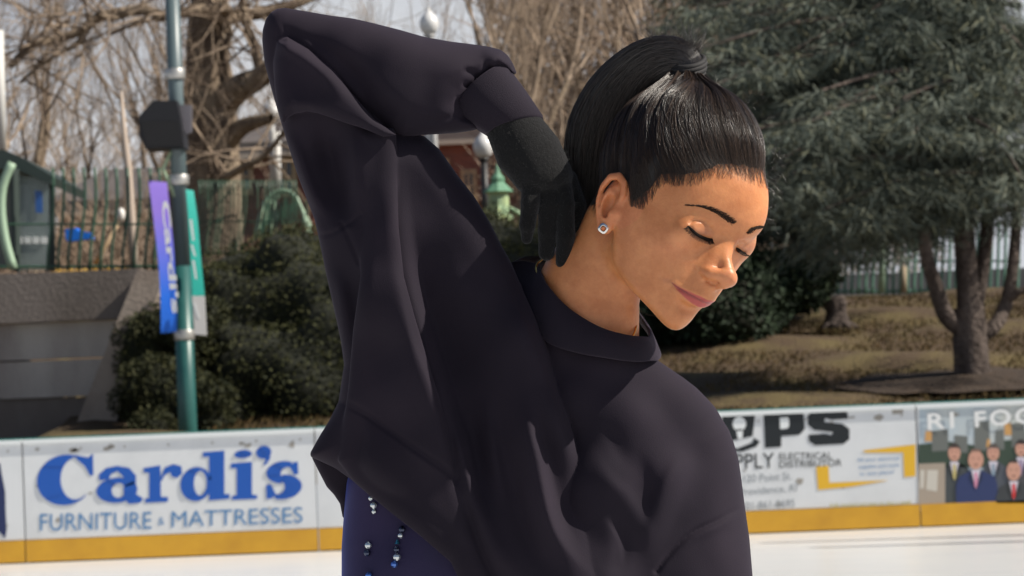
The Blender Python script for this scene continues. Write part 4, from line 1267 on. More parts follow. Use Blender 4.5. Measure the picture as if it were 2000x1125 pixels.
lettering(boards[1], 'small_lettering', 'MATTRESSES', [(335, 1030), (591, 1021), (335, 999)], BLUE2, .0)
# electrical supplier's board
flat(boards[3], 'letter_p', INK, [[(1491, 805), (1560, 802), (1570, 810), (1572, 838), (1562, 849), (1526, 852), (1526, 873), (1494, 875)]])
flat(boards[3], 'letter_hole', RAIL, [[(1523, 816), (1538, 815), (1541, 819), (1541, 833), (1537, 837), (1524, 838)]], .006)
flat(boards[3], 'letter_s', INK, [[(1588, 803), (1644, 799), (1655, 806), (1657, 818), (1624, 820), (1612, 817), (1610, 824), (1646, 828), (1659, 838), (1659, 858), (1648, 867), (1592, 870), (1580, 862), (1579, 849), (1611, 847), (1624, 850), (1627, 844), (1590, 840), (1578, 830), (1577, 812)]])
flat(boards[3], 'bulb_emblem', INK, [[(1410, 812), (1475, 808), (1470, 852), (1425, 862), (1412, 850)], [(1420, 872), (1440, 876), (1470, 864), (1472, 855), (1484, 862), (1478, 872), (1450, 882), (1420, 882)]])
def oval(cu, cv_, ru, rv, n=16): return [(cu + ru * math.cos(6.283 * k / n), cv_ + rv * math.sin(6.283 * k / n)) for k in range(n)]
flat(boards[3], 'bulb_shape', RAIL, [oval(1444, 828, 13, 14), [(1438, 838), (1451, 838), (1450, 856), (1441, 857)]], .006)
lettering(boards[3], 'medium_lettering', 'SUPPLY', [(1392, 919), (1513, 914), (1391, 889)], INK, .004)
lettering(boards[3], 'medium_lettering', 'ELECTRICAL', [(1522, 898), (1625, 896), (1522, 885)], INK, .004)
lettering(boards[3], 'medium_lettering', 'DISTRIBUTOR', [(1522, 914), (1644, 910), (1522, 901)], INK, .004)
lettering(boards[3], 'small_lettering', '120 Point St.', [(1452, 943), (1546, 937), (1452, 928)], GREY, .0)
lettering(boards[3], 'small_lettering', 'Providence, RI', [(1444, 970), (1556, 962), (1444, 954)], GREY, .0)
lettering(boards[3], 'small_lettering', '401-861-0695', [(1446, 997), (1552, 990), (1446, 982)], GREY, .0)
flat(boards[3], 'corner_bracket', OCH, [[(1685, 880), (1788, 868), (1788, 930), (1766, 932), (1764, 884), (1690, 884)], [(1594, 912), (1618, 909), (1620, 943), (1736, 938), (1660, 951), (1598, 957)]])
for k, s_ in enumerate(['All your electrical', 'supplies and tools', 'in one place!']):
    lettering(boards[3], 'small_lettering', s_, [(1674 + 3 * k, 904 + k * 13.5), (1756 - 10 * (k == 2), 900 + k * 13.5), (1674 + 3 * k, 895 + k * 13.5)], BLUE2, .0)
lettering(boards[3], 'small_lettering', 'Fully stocked and open six days a week', [(1622, 995), (1780, 988), (1622, 983)], mat('ink_olive', (.42, .38, .10), .5), .0)
flat(boards[3], 'sticker', SCUFF, [[(1742, 796), (1763, 794), (1764, 808), (1743, 809)]])
# printed group portrait
B4 = boards[4]
flat(B4, 'printed_sky', mat('print_sky', (.42, .50, .56), .4, noise=(.8, (.62, .58, .46), .4, .7)), [[(1796, 792), (2120, 776), (2120, 994), (1796, 998)]], .0025)
def printed(name, col, polys, off): flat(B4, name, mat('print_' + name, col, .45), polys, off * .5)
printed('trees', (.035, .06, .04), [[(1794, 868), (1850, 862), (1920, 872), (1960, 860), (2120, 850), (2120, 915), (1794, 912)]], .008)
printed('towers', (.14, .15, .14), [[(1820, 842), (1852, 838), (1852, 880), (1820, 882)], [(1864, 850), (1890, 852), (1890, 884), (1864, 884)], [(1903, 824), (1932, 822), (1934, 880), (1903, 880)], [(1944, 842), (1960, 838), (1962, 878), (1944, 878)], [(1976, 828), (1998, 824), (2010, 870), (1976, 874)]], .010)
printed('lit_walls', (.55, .30, .10), [[(1808, 842), (1820, 842), (1820, 862), (1806, 862)], [(1962, 828), (1975, 826), (1976, 850), (1962, 850)], [(1928, 858), (1934, 858), (1934, 874), (1926, 874)]], .011)
printed('railing', (.36, .30, .24), [[(1794, 906), (1846, 904), (1846, 994), (1794, 996)]], .009)
printed('railing_gaps', (.55, .52, .46), [[(1797, 918), (1806, 918), (1804, 954), (1797, 954)], [(1811, 918), (1832, 918), (1830, 960), (1809, 956)]], .0105)
men = [(1864, 884, 12, 17, (1838, 1896), (.05, .06, .065), (.50, .42, .16)), (1940, 884, 12, 16, (1915, 1972), (.07, .08, .10), (.22, .30, .38)), (1994, 876, 11, 16, (1968, 2030), (.06, .06, .07), (.30, .22, .36)), (1906, 898, 15, 19, (1868, 1948), (.02, .035, .12), (.62, .25, .38)), (1980, 920, 14, 19, (1946, 2016), (.04, .045, .05), (.60, .03, .03))]
for k, (mu, mv, ru, rv, (s0, s1), suit, tie_) in enumerate(men):
    of = .004 + .0020 * k; bottom = 990 - .04 * (mu - 1800)
    flat(B4, 'printed_suit', mat('print_suit%d' % k, suit, .5), [[(s0, bottom), (s0 - 1, mv + rv + 32), (s0 + 6, mv + rv + 14), (mu - 10, mv + rv + 2), (mu + 10, mv + rv + 2), (s1 - 5, mv + rv + 13), (s1, mv + rv + 30), (s1, bottom)]], of)
    flat(B4, 'printed_shirt', mat('print_shirt', (.62, .58, .66), .5), [[(mu - 9, mv + rv + 1), (mu + 9, mv + rv + 1), (mu + 2, mv + rv + 34), (mu, mv + rv + 38)]], of + .0004)
    flat(B4, 'printed_tie', mat('print_tie%d' % k, tie_, .5), [[(mu - 3, mv + rv + 6), (mu + 3, mv + rv + 6), (mu + 4, mv + rv + 30), (mu, mv + rv + 37), (mu - 3, mv + rv + 30)]], of + .0008)
    flat(B4, 'printed_face', mat('print_face', (.56, .30, .22), .5), [oval(mu, mv, ru, rv)], of + .0012)
    flat(B4, 'printed_hair', mat('print_hair%d' % (k % 4), [(.05, .035, .03), (.10, .08, .07), (.03, .02, .02), (.20, .12, .09)][k % 4], .5), [[(mu - ru, mv - 3), (mu - ru * .95, mv - rv * .6), (mu - ru * .4, mv - rv * 1.08), (mu + ru * .4, mv - rv * 1.08), (mu + ru * .95, mv - rv * .6), (mu + ru, mv - 3), (mu + ru * .7, mv - rv * .55), (mu - ru * .7, mv - rv * .55)]] if k < 3 else [oval(mu, mv - rv * .98, ru * .7, 2.5)], of + .0016)
    flat(B4, 'printed_features', mat('print_features', (.20, .08, .06), .5), [oval(mu - ru * .4, mv - rv * .15, 2.4, 1.2, 6), oval(mu + ru * .4, mv - rv * .15, 2.4, 1.2, 6), [(mu - 4, mv + rv * .45), (mu + 4, mv + rv * .43), (mu + 2, mv + rv * .6), (mu - 2, mv + rv * .6)]], of + .0018)
    flat(B4, 'printed_lapels', mat('print_lapel%d' % k, tuple(c_ * .5 for c_ in suit), .5), [[(mu - 11, mv + rv + 2), (mu - 6, mv + rv + 14), (mu - 1, mv + rv + 40), (mu - 13, mv + rv + 18)], [(mu + 11, mv + rv + 2), (mu + 6, mv + rv + 14), (mu + 1, mv + rv + 40), (mu + 13, mv + rv + 18)]], of + .0019)
lettering(B4, 'white_lettering', 'RI', [(1812, 840), (1864, 836), (1811, 808)], mat('ink_white', (.75, .76, .76), .4), .02, off=.016, space=1.25)
lettering(B4, 'white_lettering', 'FOOD', [(1904, 835), (2070, 823), (1903, 803)], MATS['ink_white'], .03, off=.016, space=1.25)

# ------------------------------------------------------------------ retaining wall and stair wall at the left
CON = mat('concrete', (.46, .42, .38), .9, noise=(1.1, (.26, .22, .20), .4, .7, (1, 1, .25)), bump=(30, .5, .02))
CON2 = mat('concrete_dark', (.17, .145, .13), .9, noise=(1.6, (.10, .082, .07), .4, .75, (1, 1, .3)), bump=(30, .5, .02))
YW = 29.9
wall = empty('retaining_wall', (-8.5, YW, 0), 'stained grey concrete retaining wall in bands at far left', 'wall')
xr = atY(262, 600, YW).x
def zrow(v): return atY(120, v, YW).z
b = MB(); b.box(-16, xr + .1, YW - .16, YW + .25, zrow(628), zrow(532)); b.build('top_band', CON2, wall)
cols_ = [-16, -11.2, -8.9, -6.95, -5.7, xr - .1]
for k in range(5):
    b = MB(); b.box(cols_[k] + .006, cols_[k + 1] - .006, YW - .02, YW + .2, zrow(700), zrow(630)); b.build('concrete_panel', CON, wall)
    b = MB(); b.box(cols_[k] + .3, cols_[k + 1] + .29, YW, YW + .2, zrow(775), zrow(703)); b.build('concrete_panel', CON, wall)
b = MB(); b.box(-16, xr + .2, YW + .03, YW + .2, -.1, zrow(777)); b.build('lower_band', CON2, wall)
YS = 29.3
sw = [atY(u, v, YS) for u, v in ((268, 528), (312, 528), (318, 545), (218, 850), (140, 850))]
b = MB(); b.prism(sw, (0, .9, 0))
o_ = b.build('stair_wall', mat('concrete_stair', (.36, .30, .25), .9, noise=(2, (.25, .20, .165), .4, .7), bump=(30, .5, .02)))
tag(o_, 'sloping concrete side wall of the stairs beside the dark hedge', 'wall')

# ------------------------------------------------------------------ vegetation builders
def leaf_cloud(n, centers, radii, size, aspect, seed, droop=0.0, hang=0.0):
    """many small leaf blades scattered on and in clumps -> verts, tris"""
    g_ = np.random.default_rng(seed)
    c = np.asarray(centers, float); r = np.asarray(radii, float)
    if r.ndim == 1: r = np.repeat(r[:, None], 3, 1)
    wv = (r.prod(1)) ** (2 / 3); k = g_.choice(len(c), n, p=wv / wv.sum())
    d = g_.normal(size=(n, 3)); d /= np.linalg.norm(d, axis=1)[:, None]
    p = c[k] + d * r[k] * (g_.random((n, 1)) ** .45)
    t = g_.normal(size=(n, 3)) + d * .8; t[:, 2] += droop * -1.0; t /= np.linalg.norm(t, axis=1)[:, None]
    s = np.cross(t, g_.normal(size=(n, 3))); s /= np.linalg.norm(s, axis=1)[:, None]
    L = size * g_.uniform(.5, 1.4, (n, 1))
    p[:, 2] -= hang * g_.random(n) ** 2
    V = np.stack([p - s * L * aspect, p + s * L * aspect, p + t * L], 1)
    return V.reshape(-1, 3), np.arange(3 * n).reshape(-1, 3)

def blob_field(x0, x1, y0, y1, z0f, z1f, n, r0, r1, seed):
    g_ = random.Random(seed); C_2, R_2 = [], []
    for _ in range(n):
        x = g_.uniform(x0, x1); y = g_.uniform(y0, y1); zb, zt = z0f(x, y), z1f(x, y)
        C_2.append((x, y, g_.uniform(zb, zt))); rr = g_.uniform(r0, r1); R_2.append((rr, rr, rr * .75))
    return C_2, R_2

def tube_tree(segs, n=5):
    """segs: list of (p0, p1, r0, r1) -> vectorised open tubes"""
    P0 = np.array([s[0] for s in segs], float); P1 = np.array([s[1] for s in segs], float); r0 = np.array([s[2] for s in segs]); r1 = np.array([s[3] for s in segs])
    T = P1 - P0; T /= np.maximum(np.linalg.norm(T, axis=1), 1e-9)[:, None]
    A = np.cross(T, [.13, .31, .94]); A /= np.maximum(np.linalg.norm(A, axis=1), 1e-6)[:, None]; B = np.cross(T, A)
    V = []
    for P, r in ((P0, r0), (P1, r1)):
        for k in range(n):
            th = 2 * math.pi * k / n
            V.append(P + (A * math.cos(th) + B * math.sin(th)) * r[:, None])
    V = np.stack(V, 1)
    m = len(segs); base_ = (np.arange(m) * 2 * n)[:, None]
    F = np.concatenate([np.concatenate([base_ + k, base_ + (k + 1) % n, base_ + n + (k + 1) % n, base_ + n + k], 1) for k in range(n)])
    return V.reshape(-1, 3), F

def grow(segs, p, d, r, L, depth, rnd, spread=.55, up=.1, kids=(2, 3), shrink=.72, wob=.18):
    n = 3
    for _ in range(n):
        d2 = (d + Vector((rnd.gauss(0, wob), rnd.gauss(0, wob), rnd.gauss(0, wob) + up * .3))).normalized()
        q = p + d2 * (L / n); r2 = r * .90
        segs.append((tuple(p), tuple(q), r, r2)); p, d, r = q, d2, r2
        if depth > 0 and rnd.random() < .45:
            dd = (d + Vector((rnd.gauss(0, spread), rnd.gauss(0, spread), rnd.gauss(0, spread) + up))).normalized()
            grow(segs, p, dd, r * .45, L * .62, depth - 1, rnd, spread, up, kids, shrink, wob)
    if depth > 0:
        for _ in range(rnd.randint(*kids)):
            dd = (d + Vector((rnd.gauss(0, spread), rnd.gauss(0, spread), rnd.gauss(0, spread) + up))).normalized()
            grow(segs, p, dd, r * rnd.uniform(.55, .75), L * shrink * rnd.uniform(.8, 1.15), depth - 1, rnd, spread, up, kids, shrink, wob)

BARK = mat('bark', (.26, .20, .14), .95, noise=(3, (.10, .07, .05), .4, .62, (1, 1, .35)), bump=(14, 1, .06))
BARK2 = mat('bark_twig', (.34, .26, .19), .9, noise=(2, (.19, .14, .10), .4, .6))
def tree_obj(name, label, base_, trunk_segs, twig_segs, group=None, m1=None, m2=None):
    t = empty(name, base_, label, 'tree', group)
    V, F = tube_tree(trunk_segs, 9); mesh_obj('trunk', V, F, m1 or BARK, t, smooth=True)
    if twig_segs:
        V, F = tube_tree(twig_segs, 3); mesh_obj('crown', V, F, m2 or BARK2, t)
    return t
def split(segs, lim): return [s for s in segs if s[2] >= lim], [s for s in segs if s[2] < lim]

# big old tree with a hollow left of her arm
def path_segs(pts, Y, r0, r1):
    P = [tuple(atY(u, v, Y + dy)) for u, v, dy in pts]
    Pb = bez(P, 4 * len(P)); rr = np.linspace(r0, r1, len(Pb))
    return [(tuple(Pb[i]), tuple(Pb[i + 1]), rr[i], rr[i + 1]) for i in range(len(Pb) - 1)]
rt = random.Random(5)
Yt = 42
big = path_segs([(418, 520, 0), (418, 440, 0), (416, 340, 0), (412, 250, 0), (410, 190, 0)], Yt, .44, .38)
big += path_segs([(410, 200, 0), (404, 120, 0), (402, 60, 0), (408, 0, 0), (415, -80, 0)], Yt, .32, .25)
big += path_segs([(420, 230, 0), (446, 190, -.2), (480, 165, -.4), (510, 150, -.5), (560, 110, -.8)], Yt, .26, .13)
big += path_segs([(425, 300, 0), (470, 250, -.3), (530, 230, -.6)], Yt, .2, .07)
limbs = [path_segs([(405, 60, 0), (440, 18, -.5), (380, 20, -1), (320, 32, -1.5), (300, 35, -1.6)], Yt, .10, .06), path_segs([(320, 30, -1.4), (270, 18, -1.6), (222, 34, -2), (190, 25, -2.2)], Yt, .07, .05),
         path_segs([(290, 18, -1.8), (200, 30, -2), (160, 60, -2), (110, 76, -2), (60, 90, -2.2), (20, 130, -2.3)], Yt, .08, .05), path_segs([(182, 40, -2), (150, 85, -2), (90, 120, -2), (40, 160, -2)], Yt, .05, .02),
         path_segs([(405, 40, 0), (470, 30, .3), (540, 20, .5), (620, -10, .8)], Yt, .12, .07), path_segs([(510, 150, -.5), (498, 90, -.5), (480, 40, -.4), (470, -40, -.4)], Yt, .09, .04),
         path_segs([(455, 180, -.2), (440, 110, -.2), (448, 60, -.2), (430, 10, 0)], Yt, .07, .04), path_segs([(420, 360, 0), (470, 330, -1), (520, 300, -1.2), (560, 250, -1.4)], Yt, .07, .03)]
tw = []
for L_ in limbs + [big]:
    for s_ in L_:
        big_ = s_[2]
        if rt.random() < (.72 if L_ is not big else .3):
            if L_ is big and s_[0][2] < 7: continue
            d = Vector((rt.gauss(0, .6), rt.gauss(0, .5), rt.gauss(.1, .7))).normalized()
            grow(tw, Vector(s_[1]), d, .022, 1.1, 2, rt, .6, .0)
for L_ in limbs: big += L_
tree_obj('bare_tree', 'thick old bare tree trunk with a dark hollow and long sideways limbs', atY(418, 520, Yt), big, tw)
# hollow and burls
# wood of bare trees behind
gts = 'bare winter trees in the park'
specs = [(-40, 46, 7.5, 'bare tree with dense twigs at the far left edge of the park'), (70, 52, 8.5, 'bare tree with fine upright twigs behind the glass booth'), (165, 84, 11, 'pale brown bare tree behind the thin leaning pole'), (250, 82, 11, 'small bare tree between the leaning pole and the teal pole'),
         (540, 84, 10, 'bare tree rising behind the brick building gable'), (700, 80, 11, 'wide bare tree above the forearm of the woman'), (860, 82, 12, 'bare tree behind the white globe lamp above the sleeve'), (1010, 50, 9, 'bare tree with pale crossing limbs left of the ponytail'),
         (1130, 58, 10, 'bare tree behind the ponytail of the woman'), (1270, 66, 11, 'bare tree between the ponytail and the cedar'), (1480, 70, 12, 'bare tree far behind the cedar crown'), (330, 70, 11, 'tall bare tree far behind the teal pole'), (1075, 47, 8, 'warm brown bare tree right behind the crown of the ponytail'), (1215, 53, 9.5, 'bare tree with crossing twigs above the hair tie'), (960, 88, 12, 'far bare tree rising over the long brick building')] + [(u_, Y_, 10, 'bare winter tree outside the picture, %s' % q_) for u_, Y_, q_ in ((-420, 58, 'nearest beyond the glass booth'), (-760, 66, 'second beyond the glass booth'), (-1100, 60, 'farthest left of all'), (2250, 60, 'nearest beyond the cedar'), (2600, 52, 'second beyond the cedar'), (2950, 64, 'farthest right of all'))]  # beyond the frame
specs = specs + [(-120, 66, 11, 'bare tree beyond the left edge behind the booth')]
for k, (u, Y, H_, lb__) in enumerate(specs):
    r_2 = random.Random(100 + k); sg = []
    b0 = atY(u, 500, Y); b0.z = float(hz(b0.x, Y)) - .1
    d0 = Vector((r_2.gauss(0, .08), 0, 1)).normalized()
    grow(sg, b0, d0, H_ * .018, H_ * .30, 5, r_2, .42, .30, (2, 3), .74, .10)
    th, tn = split(sg, .05)
    rs = np.random.default_rng(k)
    tn = [s for s in tn]
    tree_obj('bare_tree', lb__, b0, th, tn, gts)
# dense brown brush behind the fence at the left and behind her
def brush_stuff(name, label, x0, x1, Y0, Y1, z0, z1, n, L, seed, m):
    g_ = np.random.default_rng(seed)
    x = g_.uniform(x0, x1, n); y = g_.uniform(Y0, Y1, n); z = g_.uniform(z0, z1, n)
    d = np.stack([g_.normal(0, .45, n), g_.normal(0, .3, n), g_.uniform(.3, 1, n)], 1); d /= np.linalg.norm(d, axis=1)[:, None]
    P0 = np.stack([x, y, z], 1); P1 = P0 + d * L * g_.uniform(.4, 1.2, (n, 1))
    V, F = tube_tree([(P0[i], P1[i], .018, .006) for i in range(n)], 3)
    return tag(mesh_obj(name, V, F, m), label, 'undergrowth', kind='stuff')
brush_stuff('thicket', 'mass of brown bare twigs behind the wavy fence at left', -16, -6.6, 50, 62, 2.6, 4.6, 3600, 1.3, 1, island_mat('twig_mix', [(.20, .145, .105), (.28, .20, .14), (.12, .085, .06), (.33, .26, .20)]))
brush_stuff('far_thicket', 'far brown woodland twigs behind the brick building', -26, 14, 80, 110, 2.6, 10.5, 8000, 2.4, 2, island_mat('twig_mix_far', [(.26, .21, .17), (.33, .27, .22), (.18, .14, .11)]))

brush_stuff('twig_mass', 'dense grey brown twigs behind the hair and the glove', -.2, 5.5, 56, 63, 2.8, 9.5, 5200, 1.2, 7, MATS['twig_mix'])
# hedge and evergreen shrubs
def shrub(name, label, cells, n, size, cols, seed, cat='shrub', group=None, stem=None):
    t = empty(name, (np.mean([c[0][0] for c in cells]), np.mean([c[0][1] for c in cells]), min(c[0][2] - c[1][2] for c in cells)), label, cat, group)
    V, F = leaf_cloud(n, [c[0] for c in cells], [c[1] for c in cells], size, .42, seed)
    mesh_obj('foliage', V, F, island_mat('leaf_' + label[:12], cols, .75, .25), t)
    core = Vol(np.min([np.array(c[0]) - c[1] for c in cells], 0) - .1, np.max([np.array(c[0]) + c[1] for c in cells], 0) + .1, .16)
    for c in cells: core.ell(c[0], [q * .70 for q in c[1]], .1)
    cv_2, cq_2 = core.mesh(); mesh_obj('inner_branches', cv_2, cq_2, mat('shrub_core', (.012, .014, .007), .95), t)  # near-black solid core filling the inside of the shrub
    return t
rh = random.Random(21)
def hedge_cells(u0, u1, vt, vb, Y, n, r, seed):
    g_ = random.Random(seed); out = []
    for _ in range(n):
        u = g_.uniform(u0, u1); f = g_.random() ** .8; top = np.interp(u, [q[0] for q in vt], [q[1] for q in vt])
        v_ = top + 22 + (vb - top - 22) * f; dy = g_.uniform(0, 1.6) + (1 - f) * 1.3
        p = atY(u, v_, Y + dy); rr = r * g_.uniform(.7, 1.25); out.append((tuple(p), (rr, rr * .9, rr * .75)))
    return out
shrub('yew_hedge', 'broad dark green yew hedge between the pole and the woman', hedge_cells(395, 1060, [(395, 500), (440, 462), (480, 452), (560, 445), (640, 452), (760, 440), (900, 432), (1060, 440)], 835, 28.9, 210, .46, 3), 320000, .034,
      [(.022, .026, .009), (.034, .038, .012), (.046, .048, .014), (.028, .032, .010), (.058, .056, .018)], 5, 'hedge')
shrub('low_shrub', 'low dark shrub at the foot of the stair wall behind the boards', hedge_cells(262, 420, [(262, 620), (330, 575), (420, 540)], 850, 27.9, 44, .32, 4), 90000, .034, [(.014, .018, .008), (.03, .034, .012), (.045, .045, .015)], 6)
shrub('evergreen_shrub', 'very dark evergreen shrub on the bank right of her chin', hedge_cells(1285, 1480, [(1285, 520), (1400, 470), (1480, 490)], 645, 33.5, 54, .46, 7), 60000, .07, [(.010, .018, .010), (.02, .034, .018), (.03, .05, .024)], 8)
shrub('evergreen_shrub', 'round dark evergreen shrub under the cedar left of the tree stump', hedge_cells(1470, 1610, [(1470, 520), (1540, 495), (1610, 515)], 572, 35.5, 24, .36, 9), 30000, .07, [(.012, .022, .012), (.022, .036, .018), (.035, .05, .02)], 10)

# the cedar: trunk that forks low, drooping sprays of grey-green needles
Yc_ = 29.6
ced = path_segs([(1903, 775, 0), (1900, 740, 0), (1896, 690, 0), (1894, 640, 0), (1890, 600, 0)], Yc_, .21, .17)
ced += path_segs([(1903, 790, 0), (1902, 765, 0)], Yc_, .30, .22)
ced += path_segs([(1893, 640, 0), (1890, 560, 0), (1884, 470, 0), (1878, 380, .1), (1880, 260, .1), (1874, 120, .1), (1870, -60, .1)], Yc_, .13, .08)
ced += path_segs([(1890, 650, 0), (1850, 620, -.1), (1828, 560, -.2), (1810, 500, -.3), (1802, 400, -.3), (1790, 300, -.3)], Yc_, .10, .05)
ced += path_segs([(1902, 660, 0), (1940, 640, 0), (1966, 590, .1), (1978, 520, .1), (1985, 440, .2), (1990, 330, .2)], Yc_, .085, .05)
ced += path_segs([(1900, 620, 0), (1912, 560, .1), (1925, 480, .1), (1930, 380, .2), (1935, 200, .2), (1930, 0, .2)], Yc_, .09, .05)
ced += path_segs([(1966, 590, .1), (1990, 570, 0), (2030, 560, 0)], Yc_, .05, .03)
ct = empty('cedar_tree', atY(1903, 780, Yc_), 'large grey green cedar with a low forking trunk and drooping sprays', 'tree')
V, F = tube_tree(ced, 10); mesh_obj('trunk', V, F, mat('cedar_bark', (.13, .10, .085), .95, noise=(5, (.05, .036, .03), .4, .6, (1, 1, .3)), bump=(20, 1, .05)), ct, smooth=True)
rc_ = random.Random(31); limbs_ = []; sprays = []
def cedar_limb(u0, v0, u1, v1, dy, Y=Yc_, sag=30):
    P = [tuple(atY(u0, v0, Y)), tuple(atY((u0 + u1) / 2, (v0 + v1) / 2 - sag, Y + dy * .5)), tuple(atY(u1, v1 + 12, Y + dy))]
    B = bez(P, 9)
    rr = np.linspace(.045, .012, 9)
    for i in range(8): limbs_.append((tuple(B[i]), tuple(B[i + 1]), rr[i], rr[i + 1]))
    for i in range(1, 9):
        for _ in range(3):
            sprays.append(B[i] + np.array([rc_.gauss(0, .20), rc_.gauss(0, .26), rc_.gauss(-.02, .03)]))
for k in range(90):
    v0 = rc_.uniform(-60, 425); side_ = rc_.random()
    u0 = rc_.choice([1880, 1800, 1930, 1985]) + rc_.gauss(0, 10)
    if side_ < .78: u1 = u0 - rc_.uniform(100, 480) * np.interp(v0, [-60, 300, 520], [1.0, 1.0, .5])
    else: u1 = u0 + rc_.uniform(40, 240)
    cedar_limb(u0, v0, u1, v0 + rc_.uniform(-20, 60), rc_.uniform(-1.6, 1.4))
V, F = tube_tree(limbs_, 5); mesh_obj('limb', V, F, MATS['cedar_bark'], ct)
sprays = np.array(sprays)
def needle_sprays(sp, n, L, seed, hang):
    g_ = np.random.default_rng(seed); pw = g_.gamma(1.3, 1, len(sp)); k = g_.choice(len(sp), n, p=pw / pw.sum())
    th = g_.uniform(0, 2 * math.pi, n); rr = g_.random(n) ** .6 * .30
    p = sp[k] + np.stack([np.cos(th) * rr, np.sin(th) * rr, -rr * hang * g_.random(n) - .03 * g_.random(n)], 1)
    t = np.stack([np.cos(th) * .8, np.sin(th) * .8, g_.normal(-.5, .4, n)], 1) + g_.normal(0, .3, (n, 3)); t /= np.linalg.norm(t, axis=1)[:, None]
    s = np.cross(t, g_.normal(size=(n, 3))); s /= np.linalg.norm(s, axis=1)[:, None]
    L_ = L * g_.uniform(.5, 1.3, (n, 1))
    V = np.stack([p - s * L_ * .045, p + s * L_ * .045, p + t * L_], 1)
    return V.reshape(-1, 3), np.arange(3 * n).reshape(-1, 3)
V, F = needle_sprays(sprays, 150000, .15, 3, .9)
mesh_obj('crown', V, F, island_mat('cedar_needles', [(.06, .075, .064), (.10, .125, .105), (.145, .165, .13), (.07, .085, .07), (.20, .20, .12)], .7, .3), ct)
# second conifer farther back fills the space up to her head
ct2 = empty('spruce_tree', (atY(1560, 560, 37).x, 37, 2.1), 'darker conifer behind the cedar right of her hair', 'tree')
sp2 = []; l2 = path_segs([(1570, 600, 0), (1565, 300, 0), (1560, -100, 0)], 37, .16, .1)
for k in range(80):
    v0 = rc_.uniform(-80, 470); u1 = 1565 + rc_.choice([-1, 1]) * rc_.uniform(60, 250)
    P = bez([tuple(atY(1565, v0, 37)), tuple(atY((1565 + u1) / 2, v0 - 10, 37 + rc_.uniform(-1, 1))), tuple(atY(u1, v0 + 45, 37 + rc_.uniform(-2, 2)))], 8)
    for i in range(7): l2.append((tuple(P[i]), tuple(P[i + 1]), .03, .02))
    for i in range(8):
        for _ in range(3): sp2.append(P[i] + np.array([rc_.gauss(0, .2), rc_.gauss(0, .2), rc_.gauss(-.03, .08)]))
V, F = tube_tree(l2, 5); mesh_obj('trunk', V, F, MATS['cedar_bark'], ct2)
V, F = needle_sprays(np.array(sp2), 90000, .17, 4, 1.0)
mesh_obj('crown', V, F, island_mat('spruce_needles', [(.03, .042, .032), (.055, .07, .052), (.08, .095, .065)], .7, .3), ct2)
# stump
b = MB(); p = atY(1632, 590, 36); p.z = float(hz(p.x, 36)) - .03
b.lathe([(.24, 0), (.17, .08), (.13, .2), (.14, .34), (.11, .42)], p, 11)
for a_k in range(5):
    th = a_k * 1.3; b.tube([p + Vector((0, 0, .12)), p + Vector((math.cos(th) * .28, math.sin(th) * .28, .0))], [.06, .03], 6)
tag(b.build('tree_stump', MATS['cedar_bark'], smooth=True), 'small dark tree stump at the top of the bank', 'stump')
# mulch ring round the cedar
b = MB(); c0 = atY(1903, 782, Yc_); n_ = 40; rr_ = random.Random(3)
ring_ = [(c0.x + 1.35 * math.cos(6.283 * k / n_) * rr_.uniform(.85, 1.15), Yc_ - .1 + 1.1 * math.sin(6.283 * k / n_) * rr_.uniform(.85, 1.15)) for k in range(n_)]
V = [(c0.x, Yc_, float(hz(c0.x, Yc_)) + .13)] + [(x, y, float(hz(x, y)) + .04) for x, y in ring_]
mo = mesh_obj('mulch', V, [(0, 1 + k, 1 + (k + 1) % n_) for k in range(n_)], mat('mulch', (.055, .034, .020), .95, noise=(6, (.035, .022, .014), .4, .6), bump=(30, 1, .04)))
tag(mo, kind='structure')

# ------------------------------------------------------------------ teal lamp pole with speaker and banners
YP = 27.2
pb, pt = atY(367, 850, YP), atY(326, -120, YP)
pole = empty('light_pole', (pb.x, YP, float(0)), 'tall teal metal pole standing behind the blue lettered board', 'pole')
PT = mat('teal_paint', (.018, .09, .085), .38, noise=(4, (.03, .12, .11), .4, .7))
PG = mat('grey_paint', (.09, .125, .135), .4)
pmid = atY(352, 520, YP)
b = MB(); b.tube([Vector((pb.x, YP, 0)), Vector((pb.x, YP, pmid.z))], [.095, .085], 20); b.build('lower_shaft', PT, pole, True)
b = MB(); b.tube([Vector((pb.x, YP, pmid.z)), Vector((pb.x, YP, pt.z))], [.082, .066], 20); b.build('upper_shaft', PG, pole, True)
for v_ in (352, 655, 145):
    zc = atY(345, v_, YP).z; b = MB(); b.lathe([(.095, -.05), (.098, -.045), (.098, .045), (.095, .05)], (pb.x, YP, zc), 20); b.build('clamp_band', mat('steel', (.45, .44, .42), .4, metal=.7), pole, True)
b = MB(); za = atY(345, 330, YP).z
b.tube([Vector((pb.x - .02, YP - .05, za - .3)), Vector((pb.x - .14, YP - .05, za + .0)), Vector((pb.x - .06, YP - .05, za + .16))], [.02, .02, .016], 8)
b.build('banner_arm', mat('pale_green', (.36, .46, .30), .5), pole, True)
SPK = mat('speaker_black', (.004, .004, .007), .55)
spk = empty('loudspeaker', (atY(315, 240, YP).x, YP - .1, atY(315, 290, YP).z), 'black wedge shaped loudspeaker box fixed to the teal pole', 'loudspeaker')
def sp(u, v, dy=0.0): return atY(u, v, YP - .3 + dy)
b = MB(); outl = [(270, 228), (300, 196), (345, 196), (352, 230), (360, 288), (283, 290), (272, 262)]
b.prism([sp(u, v) for u, v in outl], (0, .42, 0)); b.build('cabinet', SPK, spk)
b = MB(); b.prism([sp(u, v, -.012) for u, v in [(275, 236), (347, 236), (356, 284), (286, 286)]], (0, .01, 0)); b.build('grille', mat('speaker_grille', (.006, .006, .008), .8, bump=(400, .6, .002)), spk)
